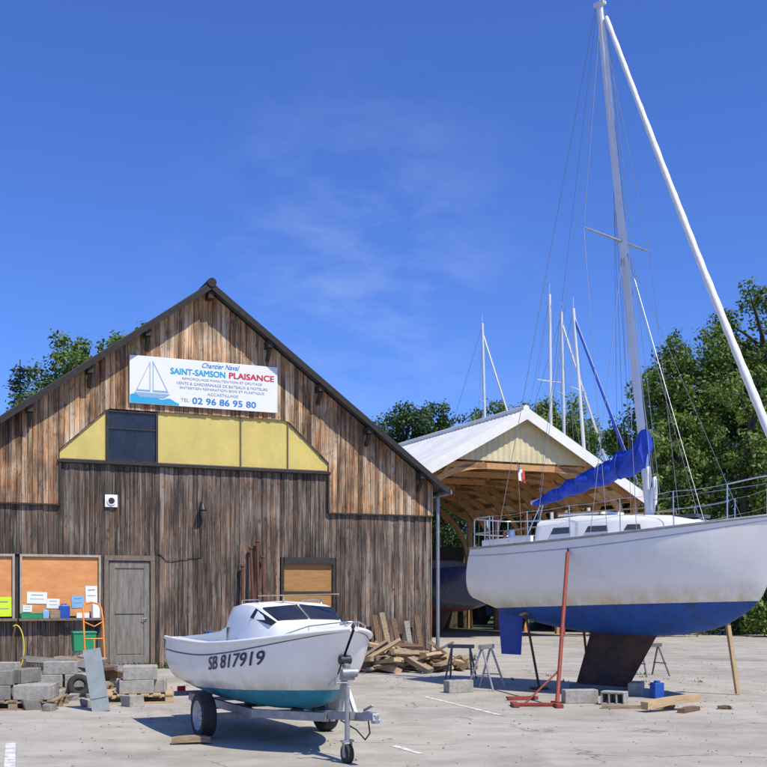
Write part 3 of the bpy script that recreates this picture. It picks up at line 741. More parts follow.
for u in (.22,.40,.58,.76,.92):
    k=MB()
    c=bm0+(bm1-bm0)*(u-.045); h=hprof(u); wd=(.17-.06*u)
    k.tube([c+Vector((0,wd*math.cos(a),h*(math.sin(a)+1)/2*1.05-.10)) for a in np.linspace(0,2*math.pi,16)[:-1]],.008,5,closed=True)
    k.obj('sail_tie',BLUEP,mast,60)
k=MB(); k.cyl(bm1+Vector((.2,0,-.03)),Vector((-2.6,0,2.5)),.01,n=5); k.cyl(bm1+Vector((.25,.0,-.03)),Vector((-2.4,.05,2.5)),.01,n=5); k.obj('mainsheet',SAILW,sail,60)
k=MB()
for (zc,sx,rz_) in ((3.25,.06,.22),(3.45,-.08,.18),(3.1,-.02,.2)):
    k.tube([mp(zc)+Vector((.10,sx+.04*math.cos(a),rz_*math.sin(a))) for a in np.linspace(0,2*math.pi,14)[:-1]],.022,6,closed=True)
k.obj('coiled_halyard',SAILW,mast,60)
k=MB()
for yy in (-.12,.12): k.cyl((-3.42,yy,2.35),(-3.24,yy,1.80),.012,n=6)
for i in range(3): k.cyl((-3.39+.055*i,-.12,2.25-.17*i),(-3.39+.055*i,.12,2.25-.17*i),.012,n=6)
k.obj('boarding_ladder',STEEL,sail,60)
def sbpt(x,y,z=0):
    c,s=math.cos(YAWS),math.sin(YAWS); return Vector((SB[0]+x*c-y*s,SB[1]+x*s+y*c,z))
p=sbpt(-3.05,.50,2.40)
fl=thing('ensign_flag',p,YAWS,'small limp french tricolour flag on a thin staff','flag')
k=MB(); k.cyl((0,0,0),(-.12,0,1.66),.009,.007,6); k.obj('flagstaff',TEAK,fl,60)
for i,m in enumerate((FLAGB,WHITE,FLAGR)):
    k=MB(); rows=[]
    for a in range(5):
        u=(i+a/4)/3; rows.append([Vector((-.12+u*.10+.02*math.sin(u*11+v*2),u*.10+.03*math.sin(u*12+1),1.60-v*.22-u*.17-.03*math.sin(u*5))) for v in (0,.33,.66,1)])
    k.grid(rows); k.obj('stripe',m,fl,60)

def pole_thing(name,base,top,r,mat,label,cat,foot=True,sect='c',group=None):
    e=thing(name,base,0,label,cat,group); B=Vector(base); t=Vector(top)-B
    k=MB()
    if sect=='c': k.cyl((0,0,.02),t,r,r,12)
    else: k.beam((0,0,.02),t,r*2,r*2)
    k.obj('post',mat,e,40)
    if foot:
        k=MB(); k.box((0,0,.015),(.28,.28,.03)); k.obj('foot',mat,e,bevel=.004)
    d=t.normalized(); k=MB(); k.box(t,(.16,.16,.04),d.to_track_quat('Z','Y')); k.obj('pad',TIMB,e)
    return e
bt=(2.47,15.65,0); tp=sbpt(-.75,-1.15,2.25)
rs=thing('boat_stand',bt,0,'red oxide steel prop leaning against the sailboat hull','stand')
t=tp-Vector(bt); k=MB(); k.cyl((0,0,.05),t,.030,.030,12); k.cyl(t*.45,t*.48,.042,.042,12); k.cyl(t,t*1.07,.014,n=8); k.obj('post',REDP,rs,40)
k=MB(); k.box((0,0,.03),(.10,.55,.05)); k.box((-.30,.0,.03),(.58,.07,.045)); k.box((-.60,0,.03),(.09,.40,.05)); k.cyl((-.45,0,.05),t*.22,.016,n=8); k.obj('base',REDP,rs,bevel=.005)
pole_thing('timber_prop',(5.62,17.45,0),sbpt(.95,.72,1.20),.030,PINE,'pale timber prop wedged beneath the sailboat hull','prop',False,'b')
pole_thing('steel_prop',(2.62,18.5,0),sbpt(-2.1,-.55,1.26),.022,RUST,'thin rusty steel prop holding the sailboat stern','prop',group='props under the sailboat')
pole_thing('steel_prop',(3.72,19.9,0),sbpt(-1.9,.75,1.32),.022,RUST,'thin rusty steel prop holding the sailboat stern','prop',group='props under the sailboat')
def trestle(loc,yaw,h=.72,w=.8,mat=None):
    e=thing('trestle',loc,yaw,'grey steel trestle standing on the yard','trestle','grey trestles beside the sailboat')
    k=MB(); k.beam((-w/2,0,h),(w/2,0,h),.07,.07); k.obj('top_bar',mat or GALV,e,bevel=.004)
    for sx in (-1,1):
        for sy in (-1,1):
            k=MB(); k.cyl((sx*(w/2-.08),0,h),(sx*(w/2),sy*.24,0),.018,n=8); k.obj('leg',mat or GALV,e,50)
        k=MB(); k.cyl((sx*(w/2-.03),-.17,.25),(sx*(w/2-.03),.17,.25),.012,n=6); k.obj('brace',mat or GALV,e,50)
    return e
DKT=M('dark_trestle_steel',(.12,.12,.12),(.2,.16,.13),8,.6,.3)
trestle((1.72,18.4,0),R(60),.72,.5,GALV); trestle((1.45,20.6,0),R(-15),.62,.5,DKT); trestle((5.2,21.5,0),R(30),.6,.6,DKT)

def block_mesh(hollow=True):
    k=MB(); L_,W_,H_=.50,.20,.20
    if hollow:
        t=.035
        k.bx(-L_/2,L_/2,-W_/2,-W_/2+t,0,H_); k.bx(-L_/2,L_/2,W_/2-t,W_/2,0,H_)
        for xx in (-L_/2,-L_/6-.01,L_/6-.02,L_/2-t): k.bx(xx,xx+t,-W_/2+t,W_/2-t,0,H_)
        k.bx(-L_/2+t,L_/2-t,-W_/2+t,W_/2-t,.0,.02)
    else: k.box((0,0,H_/2),(L_,W_,H_))
    return k
CONC2=M('dark_concrete_block',(.27,.25,.22),(.17,.155,.135),9,.95,0,.6,bdist=.02)
def mkblk(h,m):
    o=block_mesh(h).obj('concrete_block',m); d=o.data; bpy.data.objects.remove(o); return d
BL={(h,i):mkblk(h,m) for h in (True,False) for i,m in enumerate((CONC,CONC2))}
def block(loc,rot,hollow=True,label='grey concrete block lying on the yard',group='grey concrete blocks',sc=(1,1,1)):
    o=bpy.data.objects.new('concrete_block',BL[(hollow,0 if random.random()<.65 else 1)]); COL.objects.link(o); o.location=loc; o.rotation_euler=rot; o.scale=sc
    b=o.modifiers.new('bevel','BEVEL'); b.width=.009; b.segments=1
    return tag(o,label,'concrete block',group)
GB='concrete blocks around the sailboat keel'
block((2.88,16.15,0),(0,0,R(8)),False,'grey concrete block beside the sailboat keel',GB)
block((3.38,15.95,.10),(R(90),0,R(-30)),True,'hollow concrete block tipped on its side near keel',GB,(.7,1,1))
block((1.22,17.9,.0),(0,0,R(25)),True,'hollow concrete block on the open tarmac',GB,(.9,1,1))
block((4.02,17.5,0),(0,0,R(70)),False,'grey concrete block beside the sailboat keel',GB)
kb=sbpt(-.92,0,0)
block((kb.x,kb.y,-.0),(0,0,YAWS),False,'concrete block beneath the sailboat keel',GB,(2.2,1.8,.47))
k=MB(); k.box((0,0,.12),(.16,.16,.24)); k.cyl((0,0,.24),(0,0,.27),.05,n=10); tag(k.obj('paint_tin',BLUEP,None,40,(4.2,16.9,0),(0,0,.3),bevel=.006),'small blue container beside the keel','container')
def timber(loc,rot,dim,mat,label,group=None,name='timber_plank',cat='plank'):
    k=MB(); L_,W_,H_=dim; n=5; rows=[]
    bow=random.uniform(-.02,.02)
    for i in range(n+1):
        x=-L_/2+L_*i/n; j=.004; bz=bow*(1-(2*x/L_)**2)
        rows.append([Vector((x+random.uniform(-j,j)*(4 if i in(0,n) else 0),a*W_/2+random.uniform(-j,j),b_*H_/2+bz+random.uniform(-j,j))) for a,b_ in ((-1,-1),(1,-1),(1,1),(-1,1))])
    k.grid(rows,0,True,True); o=k.obj(name,mat,None,None,loc,rot); return tag(o,label,cat,group)
timber((3.95,15.1,.12),(0,R(-4),R(28)),(.95,.14,.10),PINE,'pale thick timber beam lying near the keel','loose timbers near the sailboat')
timber((3.55,15.35,.03),(0,0,R(-3)),(1.0,.10,.05),TIMB,'old timber plank flat on the tarmac','loose timbers near the sailboat')
timber((4.15,14.95,.03),(0,0,R(50)),(.5,.10,.06),TIMB3,'short brown timber offcut on the tarmac','loose timbers near the sailboat')
timber((2.1,16.6,.03),(0,0,R(15)),(.5,.07,.05),REDP,'red painted timber bar on tarmac','loose timbers near the sailboat')
timber((4.75,15.3,.02),(0,0,R(-15)),(.18,.12,.04),TIMB3,'small wooden offcut on tarmac','loose timbers near the sailboat')

# ------------------------------------------------------------------ small motorboat + trailer
UD=Vector((.46,-.888,0)); YB=math.atan2(UD.y,UD.x); TB=(-1.34,12.55,0)
mbt=thing('motorboat',TB,YB,'small white cabin motorboat with turquoise bottom on a trailer','motorboat')
T2=[0,.2,.4,.6,.75,.87,.95,1]
HB=Hull(-1.60,3.90,T2,[.70,.76,.79,.76,.63,.42,.20,.015],[1.07,1.06,1.06,1.09,1.14,1.20,1.245,1.27],
        [.46,.41,.375,.375,.41,.49,.59,.69],[3.4,3.2,2.9,2.5,2.1,1.8,1.6,1.5],.46,-.06)
hb=HB.mesh(60,28); hbo=hb.obj('hull',HULL_B,mbt,50)
bv=BVHTree.FromPolygons([Vector(v) for v in hb.v],hb.f)
k=MB(); HB.deck(k,.56,.995,18,.012,.07)
for sd_ in (-1,1):
    a=HB.edge(sd_,0,.56,0,12,-.004,-.012); b_=[Vector((p.x,p.y-sd_*.17,p.z+.015)) for p in a]; c=[Vector((p.x,p.y,.72)) for p in b_]
    rr=[a,b_,c] if sd_>0 else [c,b_,a]
    k.grid([list(r) for r in rr][::-1])
a=HB.P(0,0,1); k.bx(-1.59,-1.41,-a.y+.15,a.y-.15,.72,a.z)
k.add([(-1.5,-.62,.72),(.65,-.62,.72),(.65,.62,.72),(-1.5,.62,.72)],[(0,1,2,3)])
k.bx(-.85,-.55,-.60,.60,.72,.98)
k.obj('deck',CREAM,mbt,50)
LINEG=M('thin_dark_rub_line',(.06,.06,.065),(.10,.10,.10),5,.5,0,0)
for sd_ in (-1,1):
    k=MB(); k.tube(HB.edge(sd_,0,.998,0,40,.008,-.005),.024,8); k.obj('rub_rail',WHITE,mbt,60)
    k=MB(); e1=HB.edge(sd_,0,.998,.056,40,.005); e2=HB.edge(sd_,0,.998,.066,40,.005); k.grid([e1,e2] if sd_>0 else [e2,e1]); k.obj('rub_line',LINEG,mbt,60)
    k=MB(); pr_=[(-1.45,1.07),(-1.1,1.10),(-.6,1.13),(.0,1.18),(.24,1.24)]
    k.grid([[Vector((x,sd_*(.56),1.02)) for x,z in pr_],[Vector((x,sd_*(.555),z)) for x,z in pr_],[Vector((x,sd_*(.50),z)) for x,z in pr_],[Vector((x,sd_*(.50),.95)) for x,z in pr_]][::sd_]); k.obj('coaming',WHITE,mbt,40)
def loft2(secs):
    k=MB(); rows=[]
    for (x,wb_,wt,zb,zt) in secs:
        h=zt-zb
        half=[(wb_,0),(wb_*.8+wt*.2,.30),(wb_*.45+wt*.55,.62),(wt*1.01,.84),(wt*.95,.955),(wt*.80,1.0),(0,1.05)]
        r=[Vector((x,-y,zb+h*u)) for y,u in half]+[Vector((x,y,zb+h*u)) for y,u in half[-2::-1]]
        rows.append(r)
    k.grid(rows); n=13
    k.f.append(tuple(range(n))); k.m.append(0)
    o=(len(rows)-1)*n; k.f.append(tuple(o+i for i in range(n-1,-1,-1))); k.m.append(0)
    return k,rows
cs=[(.08,.53,.46,1.05,1.42),(.15,.54,.465,1.05,1.475),(.38,.545,.475,1.06,1.50),(.66,.54,.47,1.08,1.50),(.90,.53,.44,1.11,1.47),(1.26,.44,.37,1.16,1.315),(1.34,.40,.30,1.17,1.285),(1.6,.29,.20,1.20,1.27),(1.82,.16,.09,1.23,1.255)]
ck,rows=loft2(cs); cb=ck.obj('cabin',WHITE,mbt,34)
A,B=rows[5],rows[4]
for (i,j) in ((4,6),(6,8)):
    k=MB(); k.panel(A[i],A[j],B[j],B[i],(.03,.08),.018); k.obj('windscreen',GLASSDK,cb)
for sd_ in (-1,1):
    i0,i1=(2,4) if sd_<0 else (10,8)
    k=MB()
    if sd_<0: k.panel(rows[4][i0]+(rows[3][i0]-rows[4][i0])*.5,rows[5][i0]+(rows[4][i0]-rows[5][i0])*.12,rows[5][i1],rows[4][i1]+(rows[3][i1]-rows[4][i1])*.3,(.04,.10),.016)
    else: k.panel(rows[5][i0],rows[4][i0]+(rows[3][i0]-rows[4][i0])*.5,rows[4][i1]+(rows[3][i1]-rows[4][i1])*.3,rows[5][i1],(.04,.10),.016)
    k.obj('side_window',GLASSDK,cb)
    k=MB(); y_=sd_*.36
    k.tube([(.20,y_,1.48),(.20,y_,1.535),(.72,y_,1.54),(.74,y_,1.49)],.007,6); k.obj('grab_rail',STEEL,cb,60)
k=MB(); k.cyl((.75,-.1,1.48),(.78,-.1,1.575),.012); k.beam((.55,-.3,1.58),(1.2,.35,1.60),.04,.012); k.obj('roof_fitting',PALEF,cb)
k=MB()
pr=[HB.P(.80,0,-1,-.06),HB.P(.90,0,-1,-.04),HB.P(.985,0,-1,0),HB.P(.985,0,1,0),HB.P(.90,0,1,-.04),HB.P(.80,0,1,-.06)]
k.tube([pr[0]]+[p+Vector((.02,0,.07)) for p in pr[1:5]]+[pr[5]],.007,6)
for p in pr[1:5]: k.cyl(p,p+Vector((.02,0,.07)),.006,n=6)
k.obj('bow_rail',STEEL,mbt,60)
k=MB(); k.box((2.15,0,1.29),(.14,.10,.05)); k.cyl((2.10,-.06,1.28),(2.10,.06,1.28),.02); k.obj('bow_fitting',STEEL,mbt,bevel=.004)
k=MB(); k.cyl((-1.1,-.3,.74),(-1.1,-.3,1.12),.09,.09,14); k.cyl((-1.1,-.3,1.12),(-1.1,-.3,1.15),.04,n=10); k.obj('fender',M('blue_fender',(.03,.10,.35),(.03,.1,.3),4,.4),mbt,40)
k=MB(); k.cyl((-.9,.35,.74),(-.9,.35,1.15),.09,.09,14); k.obj('fender',WHITE,mbt,40)
k=MB(); k.box((-1.67,0,.98),(.10,.35,.30)); k.obj('outboard_bracket',TIMB3,mbt)
tcx,tcz=.86,.905
tx=text_mesh('SB 817919',1.12,.150,M('registration_navy',(.012,.018,.08),(.016,.02,.09),5,.5,0,0),'registration_number',mbt,0,.006,tcx,tcz,0,tess=2)
for v in tx.data.vertices:
    off=v.co.y; dz_=v.co.z-tcz; v.co.z+=(v.co.x-tcx)*.105; v.co.x+=dz_*.55
    loc,nor,i_,d=bv.ray_cast(Vector((v.co.x,-3,v.co.z)),Vector((0,1,0)))
    if loc: v.co.y=loc.y-.009+off
# trailer
trl=thing('boat_trailer',TB,YB,'galvanised boat trailer carrying the small motorboat','trailer')
k=MB()
for sd_ in (-1,1):
    k.beam((-1.5,sd_*.42,.33),(.7,sd_*.42,.33),.05,.09); k.beam((.7,sd_*.42,.33),(1.75,sd_*.03,.37),.05,.09)
k.beam((1.5,0,.375),(2.55,0,.45),.06,.08)
for xx in (-1.4,-.5,.65): k.beam((xx,-.44,.29),(xx,.44,.29),.05,.05)
k.obj('frame',GALV,trl,bevel=.004)
k=MB(); k.beam((0,-.74,.24),(0,.74,.24),.06,.06); k.obj('axle',GALV,trl)
RIMM=M('rim_paint',(.55,.55,.53),(.35,.34,.32),9,.5,.3)
for sd_ in (-1,1):
    w_=sub('wheel',trl); w_.location=(0,sd_*.74,.255)
    k=MB(); rows=[]; prof=[(-.075,.165),(-.082,.20),(-.075,.238),(-.045,.254),(0,.256),(.045,.254),(.075,.238),(.082,.20),(.075,.165)]
    for i in range(41):
        a=2*math.pi*i/40; tr_=1.0+(.012 if i%2 else 0); rows.append([Vector((r_*(tr_ if r_>.24 else 1)*math.cos(a),y_,r_*(tr_ if r_>.24 else 1)*math.sin(a))) for y_,r_ in prof])
    rows[-1]=rows[0]; k.grid(rows); k.obj('tyre',RUBBER,w_,45)
    k=MB(); rows=[]
    for i in range(33):
        a=2*math.pi*i/32; rows.append([Vector((r_*math.cos(a),y_*sd_,r_*math.sin(a))) for y_,r_ in ((.076,.168),(.06,.155),(.03,.13),(.035,.08),(.05,.05),(.052,.001))])
    rows[-1]=rows[0]; k.grid(rows)
    for i in range(5):
        a=2*math.pi*i/5; k.cyl((.06*math.cos(a),sd_*.04,.06*math.sin(a)),(.06*math.cos(a),sd_*.062,.06*math.sin(a)),.009,n=6)
    k.obj('rim',RIMM,w_,40)
for xx in (-1.2,.3,1.2):
    for sd_ in (-1,1):
        y_=.30 if xx<1 else .12; k=MB(); k.cyl((xx,sd_*y_,.29),(xx,sd_*y_,.39),.018); k.cyl((xx,sd_*y_-.06,.395),(xx,sd_*y_+.06,.395),.035,n=12); k.obj('roller',BLACK,trl,40)
k=MB(); k.beam((1.95,0,.41),(2.15,0,.92),.05,.05); k.beam((2.35,0,.44),(2.13,0,.72),.035,.035); k.box((2.15,0,.82),(.09,.12,.10)); k.cyl((2.19,-.08,.84),(2.19,.08,.84),.045,n=14); k.cyl((2.15,-.1,.82),(2.08,-.18,.72),.010); k.obj('winch_post',GALV,trl,40)
k=MB(); k.cyl((2.10,-.055,.96),(2.10,.055,.96),.045,n=14); k.cyl((2.15,0,.84),(2.05,0,.90),.010,n=6); k.obj('bow_roller',BLACK,trl,40)
k=MB(); k.box((2.66,0,.47),(.26,.09,.07),taper=.8); k.cyl((2.75,0,.41),(2.75,0,.49),.04,n=12); k.beam((2.52,0,.51),(2.70,0,.57),.03,.02); k.obj('coupling',GALV,trl,bevel=.006)
k=MB(); k.cyl((2.36,-.10,.20),(2.36,-.10,.72),.024,n=12); k.box((2.36,-.055,.45),(.07,.06,.07)); k.cyl((2.36,-.10,.72),(2.36,-.10,.76),.012); k.cyl((2.36,-.10,.76),(2.36,-.22,.76),.008); k.cyl((2.36,-.22,.74),(2.36,-.22,.82),.012)
k.beam((2.36,-.14,.09),(2.36,-.14,.22),.04,.01); k.beam((2.36,-.06,.09),(2.36,-.06,.22),.04,.01); k.beam((2.36,-.16,.21),(2.36,-.04,.21),.05,.02); jw=k.obj('jockey_stand',GALV,trl,40)
k=MB(); k.cyl((2.36,-.13,.09),(2.36,-.07,.09),.09,n=20); k.cyl((2.36,-.136,.09),(2.36,-.064,.09),.04,n=12,mi=1); k.obj('jockey_wheel',[RUBBER,GALV],jw,40)
k=MB(); k.tube([(2.5,.05,.43),(2.44,.10,.28),(2.3,.12,.2),(2.15,.10,.28),(1.9,.05,.35)],.008,6); k.obj('electric_cable',BLACK,trl,60)
LAMPR=M('lamp_red',(.5,.02,.02),(.45,.02,.02),5,.3)
for sd_ in (-1,1):
    k=MB(); k.beam((-1.62,sd_*.50,.35),(-1.62,sd_*.50,.45),.03,.10); k.obj('tail_lamp',LAMPR,trl)
k=MB(); k.box((-1.60,0,.36),(.04,1.2,.06)); k.obj('light_bar',GALV,trl)
timber((-2.05,11.75,.04),(0,0,R(10)),(.40,.12,.06),TIMB,'timber chock beside the trailer wheel',None,'wheel_chock','chock')

# ------------------------------------------------------------------ pallets & clutter left
def pallet(loc,yaw,label='worn wooden pallet carrying concrete blocks'):
    k=MB()
    for i in range(7): k.box((-.52+i*.173,0,.125),(.11,.98,.022))
    for yy in (-.43,0,.43): k.box((0,yy,.103),(1.18,.09,.02))
    for yy in (-.43,0,.43):
        for xx in (-.52,0,.52): k.box((xx,yy,.058),(.12,.09,.068))
        k.box((0,yy,.012),(1.18,.09,.02))
    o=k.obj('pallet',PINE if random.random()<.6 else TIMB,None,None,loc,(0,0,yaw)); return tag(o,label,'pallet','wooden pallets')
G2='grey concrete blocks stacked on pallets'
def stack(c,yaw,pts,z0=.137):
    cs_,sn=math.cos(yaw),math.sin(yaw)
    for (x,y,l,rz) in pts:
        block((c[0]+x*cs_-y*sn,c[1]+x*sn+y*cs_,z0+l*.201),(0,0,yaw+R(rz)+random.uniform(-.05,.05)),random.random()<.6,'grey concrete block stacked on a wooden pallet',G2)
pallet((-5.15,15.6,0),R(6)); stack((-5.15,15.6),R(6),[(-.3,-.35,0,2),(.25,-.35,0,-3),(-.3,-.1,0,1),(.25,-.1,0,0),(-.3,.15,0,0),(.25,.15,0,5),(-.28,-.32,1,4),(.05,.1,1,70)])
pallet((-6.4,15.7,0),R(-4)); stack((-6.4,15.7),R(-4),[(-.1,-.35,0,2),(.4,-.35,0,2),(.4,-.1,0,1),(.3,-.25,1,-4),(.35,.1,0,0),(.3,-.2,2,6)])
pallet((-3.75,16.5,0),R(12)); stack((-3.75,16.5),R(12),[(.05,-.3,0,0),(.38,-.02,0,88),(.0,.0,0,0),(.1,-.3,1,3),(.1,-.05,1,0)])
pallet((-5.0,17.6,0),R(2)); stack((-5.0,17.6),R(2),[(-.3,-.3,0,0),(.25,-.3,0,0),(-.3,0,0,0),(.25,0,0,0),(-.1,-.25,1,0)])
pallet((-6.2,17.4,0),R(2)); stack((-6.2,17.4),R(2),[(.3,-.3,0,0),(.3,0,0,0),(.25,-.25,1,0)])
for i in range(9):
    k=MB(); s_=random.uniform(.07,.15); vs=[Vector((a*s_*random.uniform(.7,1.3),b_*s_*random.uniform(.7,1.3),c*s_*.7*random.uniform(.7,1.2))) for c in (-1,1) for a,b_ in ((-1,-1),(1,-1),(1,1),(-1,1))]
    k.add(vs,[(3,2,1,0),(4,5,6,7),(0,1,5,4),(1,2,6,5),(2,3,7,6),(3,0,4,7)])
    o=k.obj('stone_lump',random.choice((CONC,CONC2)),None,None,(random.uniform(-6.2,-3.1),random.uniform(14.9,16.6),s_*.6),(0,0,random.random()*3),bevel=.012); tag(o,'broken lump of pale stone on the tarmac','stone','broken stone lumps')
k=MB(); k.box((0,0,.45),(.24,.03,.92)); k.box((0,-.02,.2),(.22,.012,.03)); o=k.obj('leaning_board',M('grey_blue_board',(.27,.31,.32),(.18,.21,.22),5,.8,0,.2),None,None,(-3.85,15.0,0),(R(-22),R(-10),R(12)),bevel=.003); tag(o,'grey painted board leaning on the block stack','board')
for i in range(30):
    lay=i//8
    timber((-5.3+random.uniform(-.8,.9)*(1-lay*.15),18.6+random.uniform(-.5,.5),.06+.13*lay+random.uniform(0,.03)),(random.uniform(-.25,.25),random.uniform(-.2,.2),random.uniform(-.9,.9)),(random.uniform(.4,1.2),random.uniform(.08,.16),random.uniform(.05,.11)),random.choice((TIMB,TIMB2,TIMB3)),'short offcut in a heap before the barn','timber offcuts before the barn')
for i in range(9):
    k=MB()
    n_=9; ang=[2*math.pi*j/n_ for j in range(n_)]; L_=random.uniform(.3,.5)
    rr_=[random.uniform(.06,.10) for _ in ang]
    k.grid([[Vector((xx,r_*math.cos(a),r_*math.sin(a))) for a,r_ in zip(ang,rr_)] for xx in (-L_/2,0,L_/2)],0,True,True)
    row=i//4; o=k.obj('log',TIMB,None,50,(-5.75+.32*(i%4)+.12*row,19.4,.09+.16*row),(0,0,R(80)+random.uniform(-.2,.2))); tag(o,'short sawn log in a low stack','log','sawn logs before the barn')
k=MB(); k.torus((0,0,.18),(.3,-1,.15),.13,.052,28,10); o=k.obj('old_tyre',RUBBER,None,60,(-4.72,17.05,0),(0,0,0)); tag(o,'old black tyre standing among the blocks','tyre')
ht=thing('hand_truck',(-5.15,19.6,0),R(25),'orange hand truck parked in front of the barn','hand truck')
k=MB()
for xx in (-.17,.17): k.tube([(xx,-.1,.12),(xx,.0,.6),(xx,.12,1.15),(xx*.95,.22,1.34),(xx*.7,.30,1.42)],.017,8)
for zz,yy in ((.32,-.06),(.80,.05)): k.cyl((-.17,yy,zz),(.17,yy,zz),.013,n=8)
k.cyl((0,-.06,.32),(0,.05,.80),.011,n=8); k.tube([(-.16,.10,1.1),(0,.02,1.02),(.16,.10,1.1)],.012,8)
k.tube([(-.12,.30,1.42),(0,.33,1.45),(.12,.30,1.42)],.018,8); k.obj('frame',ORP,ht,50)
k=MB(); k.box((0,-.22,.06),(.38,.24,.012)); k.box((0,-.10,.14),(.38,.012,.16)); k.obj('toe_plate',ORP,ht)
for xx in (-.24,.24):
    k=MB(); k.torus((xx,.02,.13),(1,0,0),.09,.04,20,8); k.cyl((xx-.02,.02,.13),(xx+.02,.02,.13),.06,n=12,mi=1); k.obj('wheel',[RUBBER,GALV],ht,60)
k=MB(); k.tube([(-.25+.15*math.cos(a),.1,.6+.42*math.sin(a)) for a in np.linspace(-1.6,1.9,22)],.011,8); o=k.obj('yellow_hose',YELP,None,60,(-6.6,20.4,.0)); tag(o,'yellow hose looped beside the barn wall','hose')
k=MB(); k.box((0,0,.62),(.42,.34,.36),taper=1.08); k.box((0,0,.82),(.48,.40,.04))
for sx in (-.17,.17):
    for sy in (-.12,.12): k.box((sx,sy,.22),(.03,.03,.44),mi=1)
k.box((0,0,.43),(.40,.30,.02),mi=1)
tag(k.obj('green_container',[GRNP,GALV],None,None,barnpt(-2.75,-.75,0),(0,0,BYAW),bevel=.01),'green plastic container on a low stand','container')

GH='scrap timbers heaped by the barn corner'
for i in range(90):
    u=random.random(); lay=i/90
    cx=-.45+2.1*u; cy=23.0+random.uniform(-.9,1.0)+cx*.35
    zz=.05+lay*.52*(1-abs(u-.40)*1.4)
    L_=random.choice((random.uniform(.25,.6),random.uniform(.5,1.3)))
    tilt=random.uniform(-.6,.6) if random.random()<.5 else random.uniform(-.15,.15)
    zc=max(zz,abs(math.sin(tilt))*L_/2+.05)
    timber((cx,cy,zc),(random.uniform(-.6,.6),tilt,random.uniform(-1.3,1.3)),(L_,random.uniform(.06,.20),random.uniform(.03,.12)),random.choice((TIMB,TIMB,TIMB2,TIMB3,TIMB3,PINE)),'scrap timber piece in a jumbled heap beside the barn',GH)
for i in range(5):
    x=4.0+i*.26; h=random.uniform(.8,1.25); k=MB(); k.box((0,0,h/2),(.13,.03,h)); o=k.obj('standing_plank',random.choice((TIMB,TIMB2,TIMB3)),None,None,barnpt(x,-.50,0),(R(-14),random.uniform(-.15,.15),BYAW)); tag(o,'old plank leaning upright against the barn boards','plank','planks leaning on the barn')

# ------------------------------------------------------------------ other stored boats
GREYDK=M('dark_grey_deck',(.22,.22,.20),(.14,.14,.13),4,.8)  # darker deck colour, used only on the hulls under the shed
def stored_boat(loc,yaw,hmat,mastz,L_,label,furl=None,rake=.25,mastpos=.55,mast_on=True,beam=1.3,z0=0.,dmat=None):
    dmat=dmat or CREAM
    e=thing('sailboat',loc,yaw,label,'sailboat')
    H=Hull(-L_*mastpos,L_,T,[x*beam/1.13 for x in HA.B],[z+z0 for z in HA.ZS],[z+z0 for z in HA.ZK],HA.NE,.6,-.35)
    H.mesh(30,12).obj('hull',hmat,e,50)
    k=MB(); H.deck(k,0,.995,16); k.obj('deck',dmat,e,50)
    k,_=loft([(-1.9,.75,.66,2.42,2.85),(-.6,.78,.68,2.44,2.85),(.6,.60,.5,2.48,2.80),(1.2,.4,.3,2.52,2.62)]); k.obj('cabin',dmat,e,40)
    k=foil(-1.3,.5,-1.4,-.1,1.1,.0,.25,.2); k.obj('keel',KEELM,e,60)
    k=foil(-L_*mastpos+.2,-L_*mastpos+.75,-L_*mastpos+.3,-L_*mastpos+.7,1.6,.5,.09,.05); k.obj('rudder',hmat,e,60)
    if mast_on:
        a=Vector((0,0,2.8)); b_=Vector((-rake,0,mastz)); f=lambda u:a+(b_-a)*u
        k=MB(); k.cyl(a,b_,.085,.07,10); k.cyl(b_,b_+Vector((0,0,.5)),.012,n=5); m=k.obj('mast',ALU,e,50)
        for u in (.38,.68):
            for sd_ in (-1,1):
                k=MB(); k.cyl(f(u),f(u)+Vector((-.1,sd_*.9*(1.1-u*.5),.05)),.03,.02,6); k.obj('spreader',ALU,m,50)
        k=MB()
        for sd_ in (-1,1):
            s1=f(.38)+Vector((-.1,sd_*.82,.05)); s2=f(.68)+Vector((-.1,sd_*.68,.05)); cp=H.P(.52,0,sd_,-.05)
            for p0,p1 in ((f(.98),s2),(s2,s1),(s1,cp),(f(.38),H.P(.6,0,sd_,-.1))): k.cyl(p0,p1,.010,n=4,caps=False)
        k.cyl(f(.99),H.P(0,0,1,-.5),.010,n=4,caps=False); k.cyl(f(.98),H.P(.995,0,1),.010,n=4,caps=False); k.obj('rigging',WIRE,e,60)
        if furl:
            k=MB(); k.tube([H.P(.98,0,1)+(f(.96)-H.P(.98,0,1))*u for u in np.linspace(.04,1,12)],[.075-.03*u for u in np.linspace(0,1,12)],8); k.obj('furled_headsail',furl,e,60)
        k=MB(); k.cyl(f(.08),f(.08)+Vector((-3,0,-.1)),.06,n=8); k.obj('boom',ALU,m,50)
    return e
stored_boat((5.55,58,0),R(-20),HULL_D,15.9,8.5,'white sailing boat with tall bare mast stored behind shed',SAILW,.35)
stored_boat((7.75,50.5,0),R(-60),HULL_D,15.4,8.0,'white sailing boat stored outdoors behind the open shed',None,.2)
stored_boat((9.1,54.5,0),R(-30),HULL_D,15.6,8.5,'white sailing boat with furled sail stored behind shed',SAILW,.3)
stored_boat((8.85,46.5,0),R(-35),HULL_C,13.8,7.5,'navy sailing boat with blue furled headsail behind shed',BLUEC,.9)
stored_boat((2.2,41.2,0),R(-40),HULL_C,0,7.0,'navy blue yacht hull stored under the open shed',mast_on=False,dmat=GREYDK)
stored_boat((5.6,44.2,0),R(-60),HULL_C,0,7.0,'dark yacht hull stored under the open shed',mast_on=False,dmat=GREYDK)

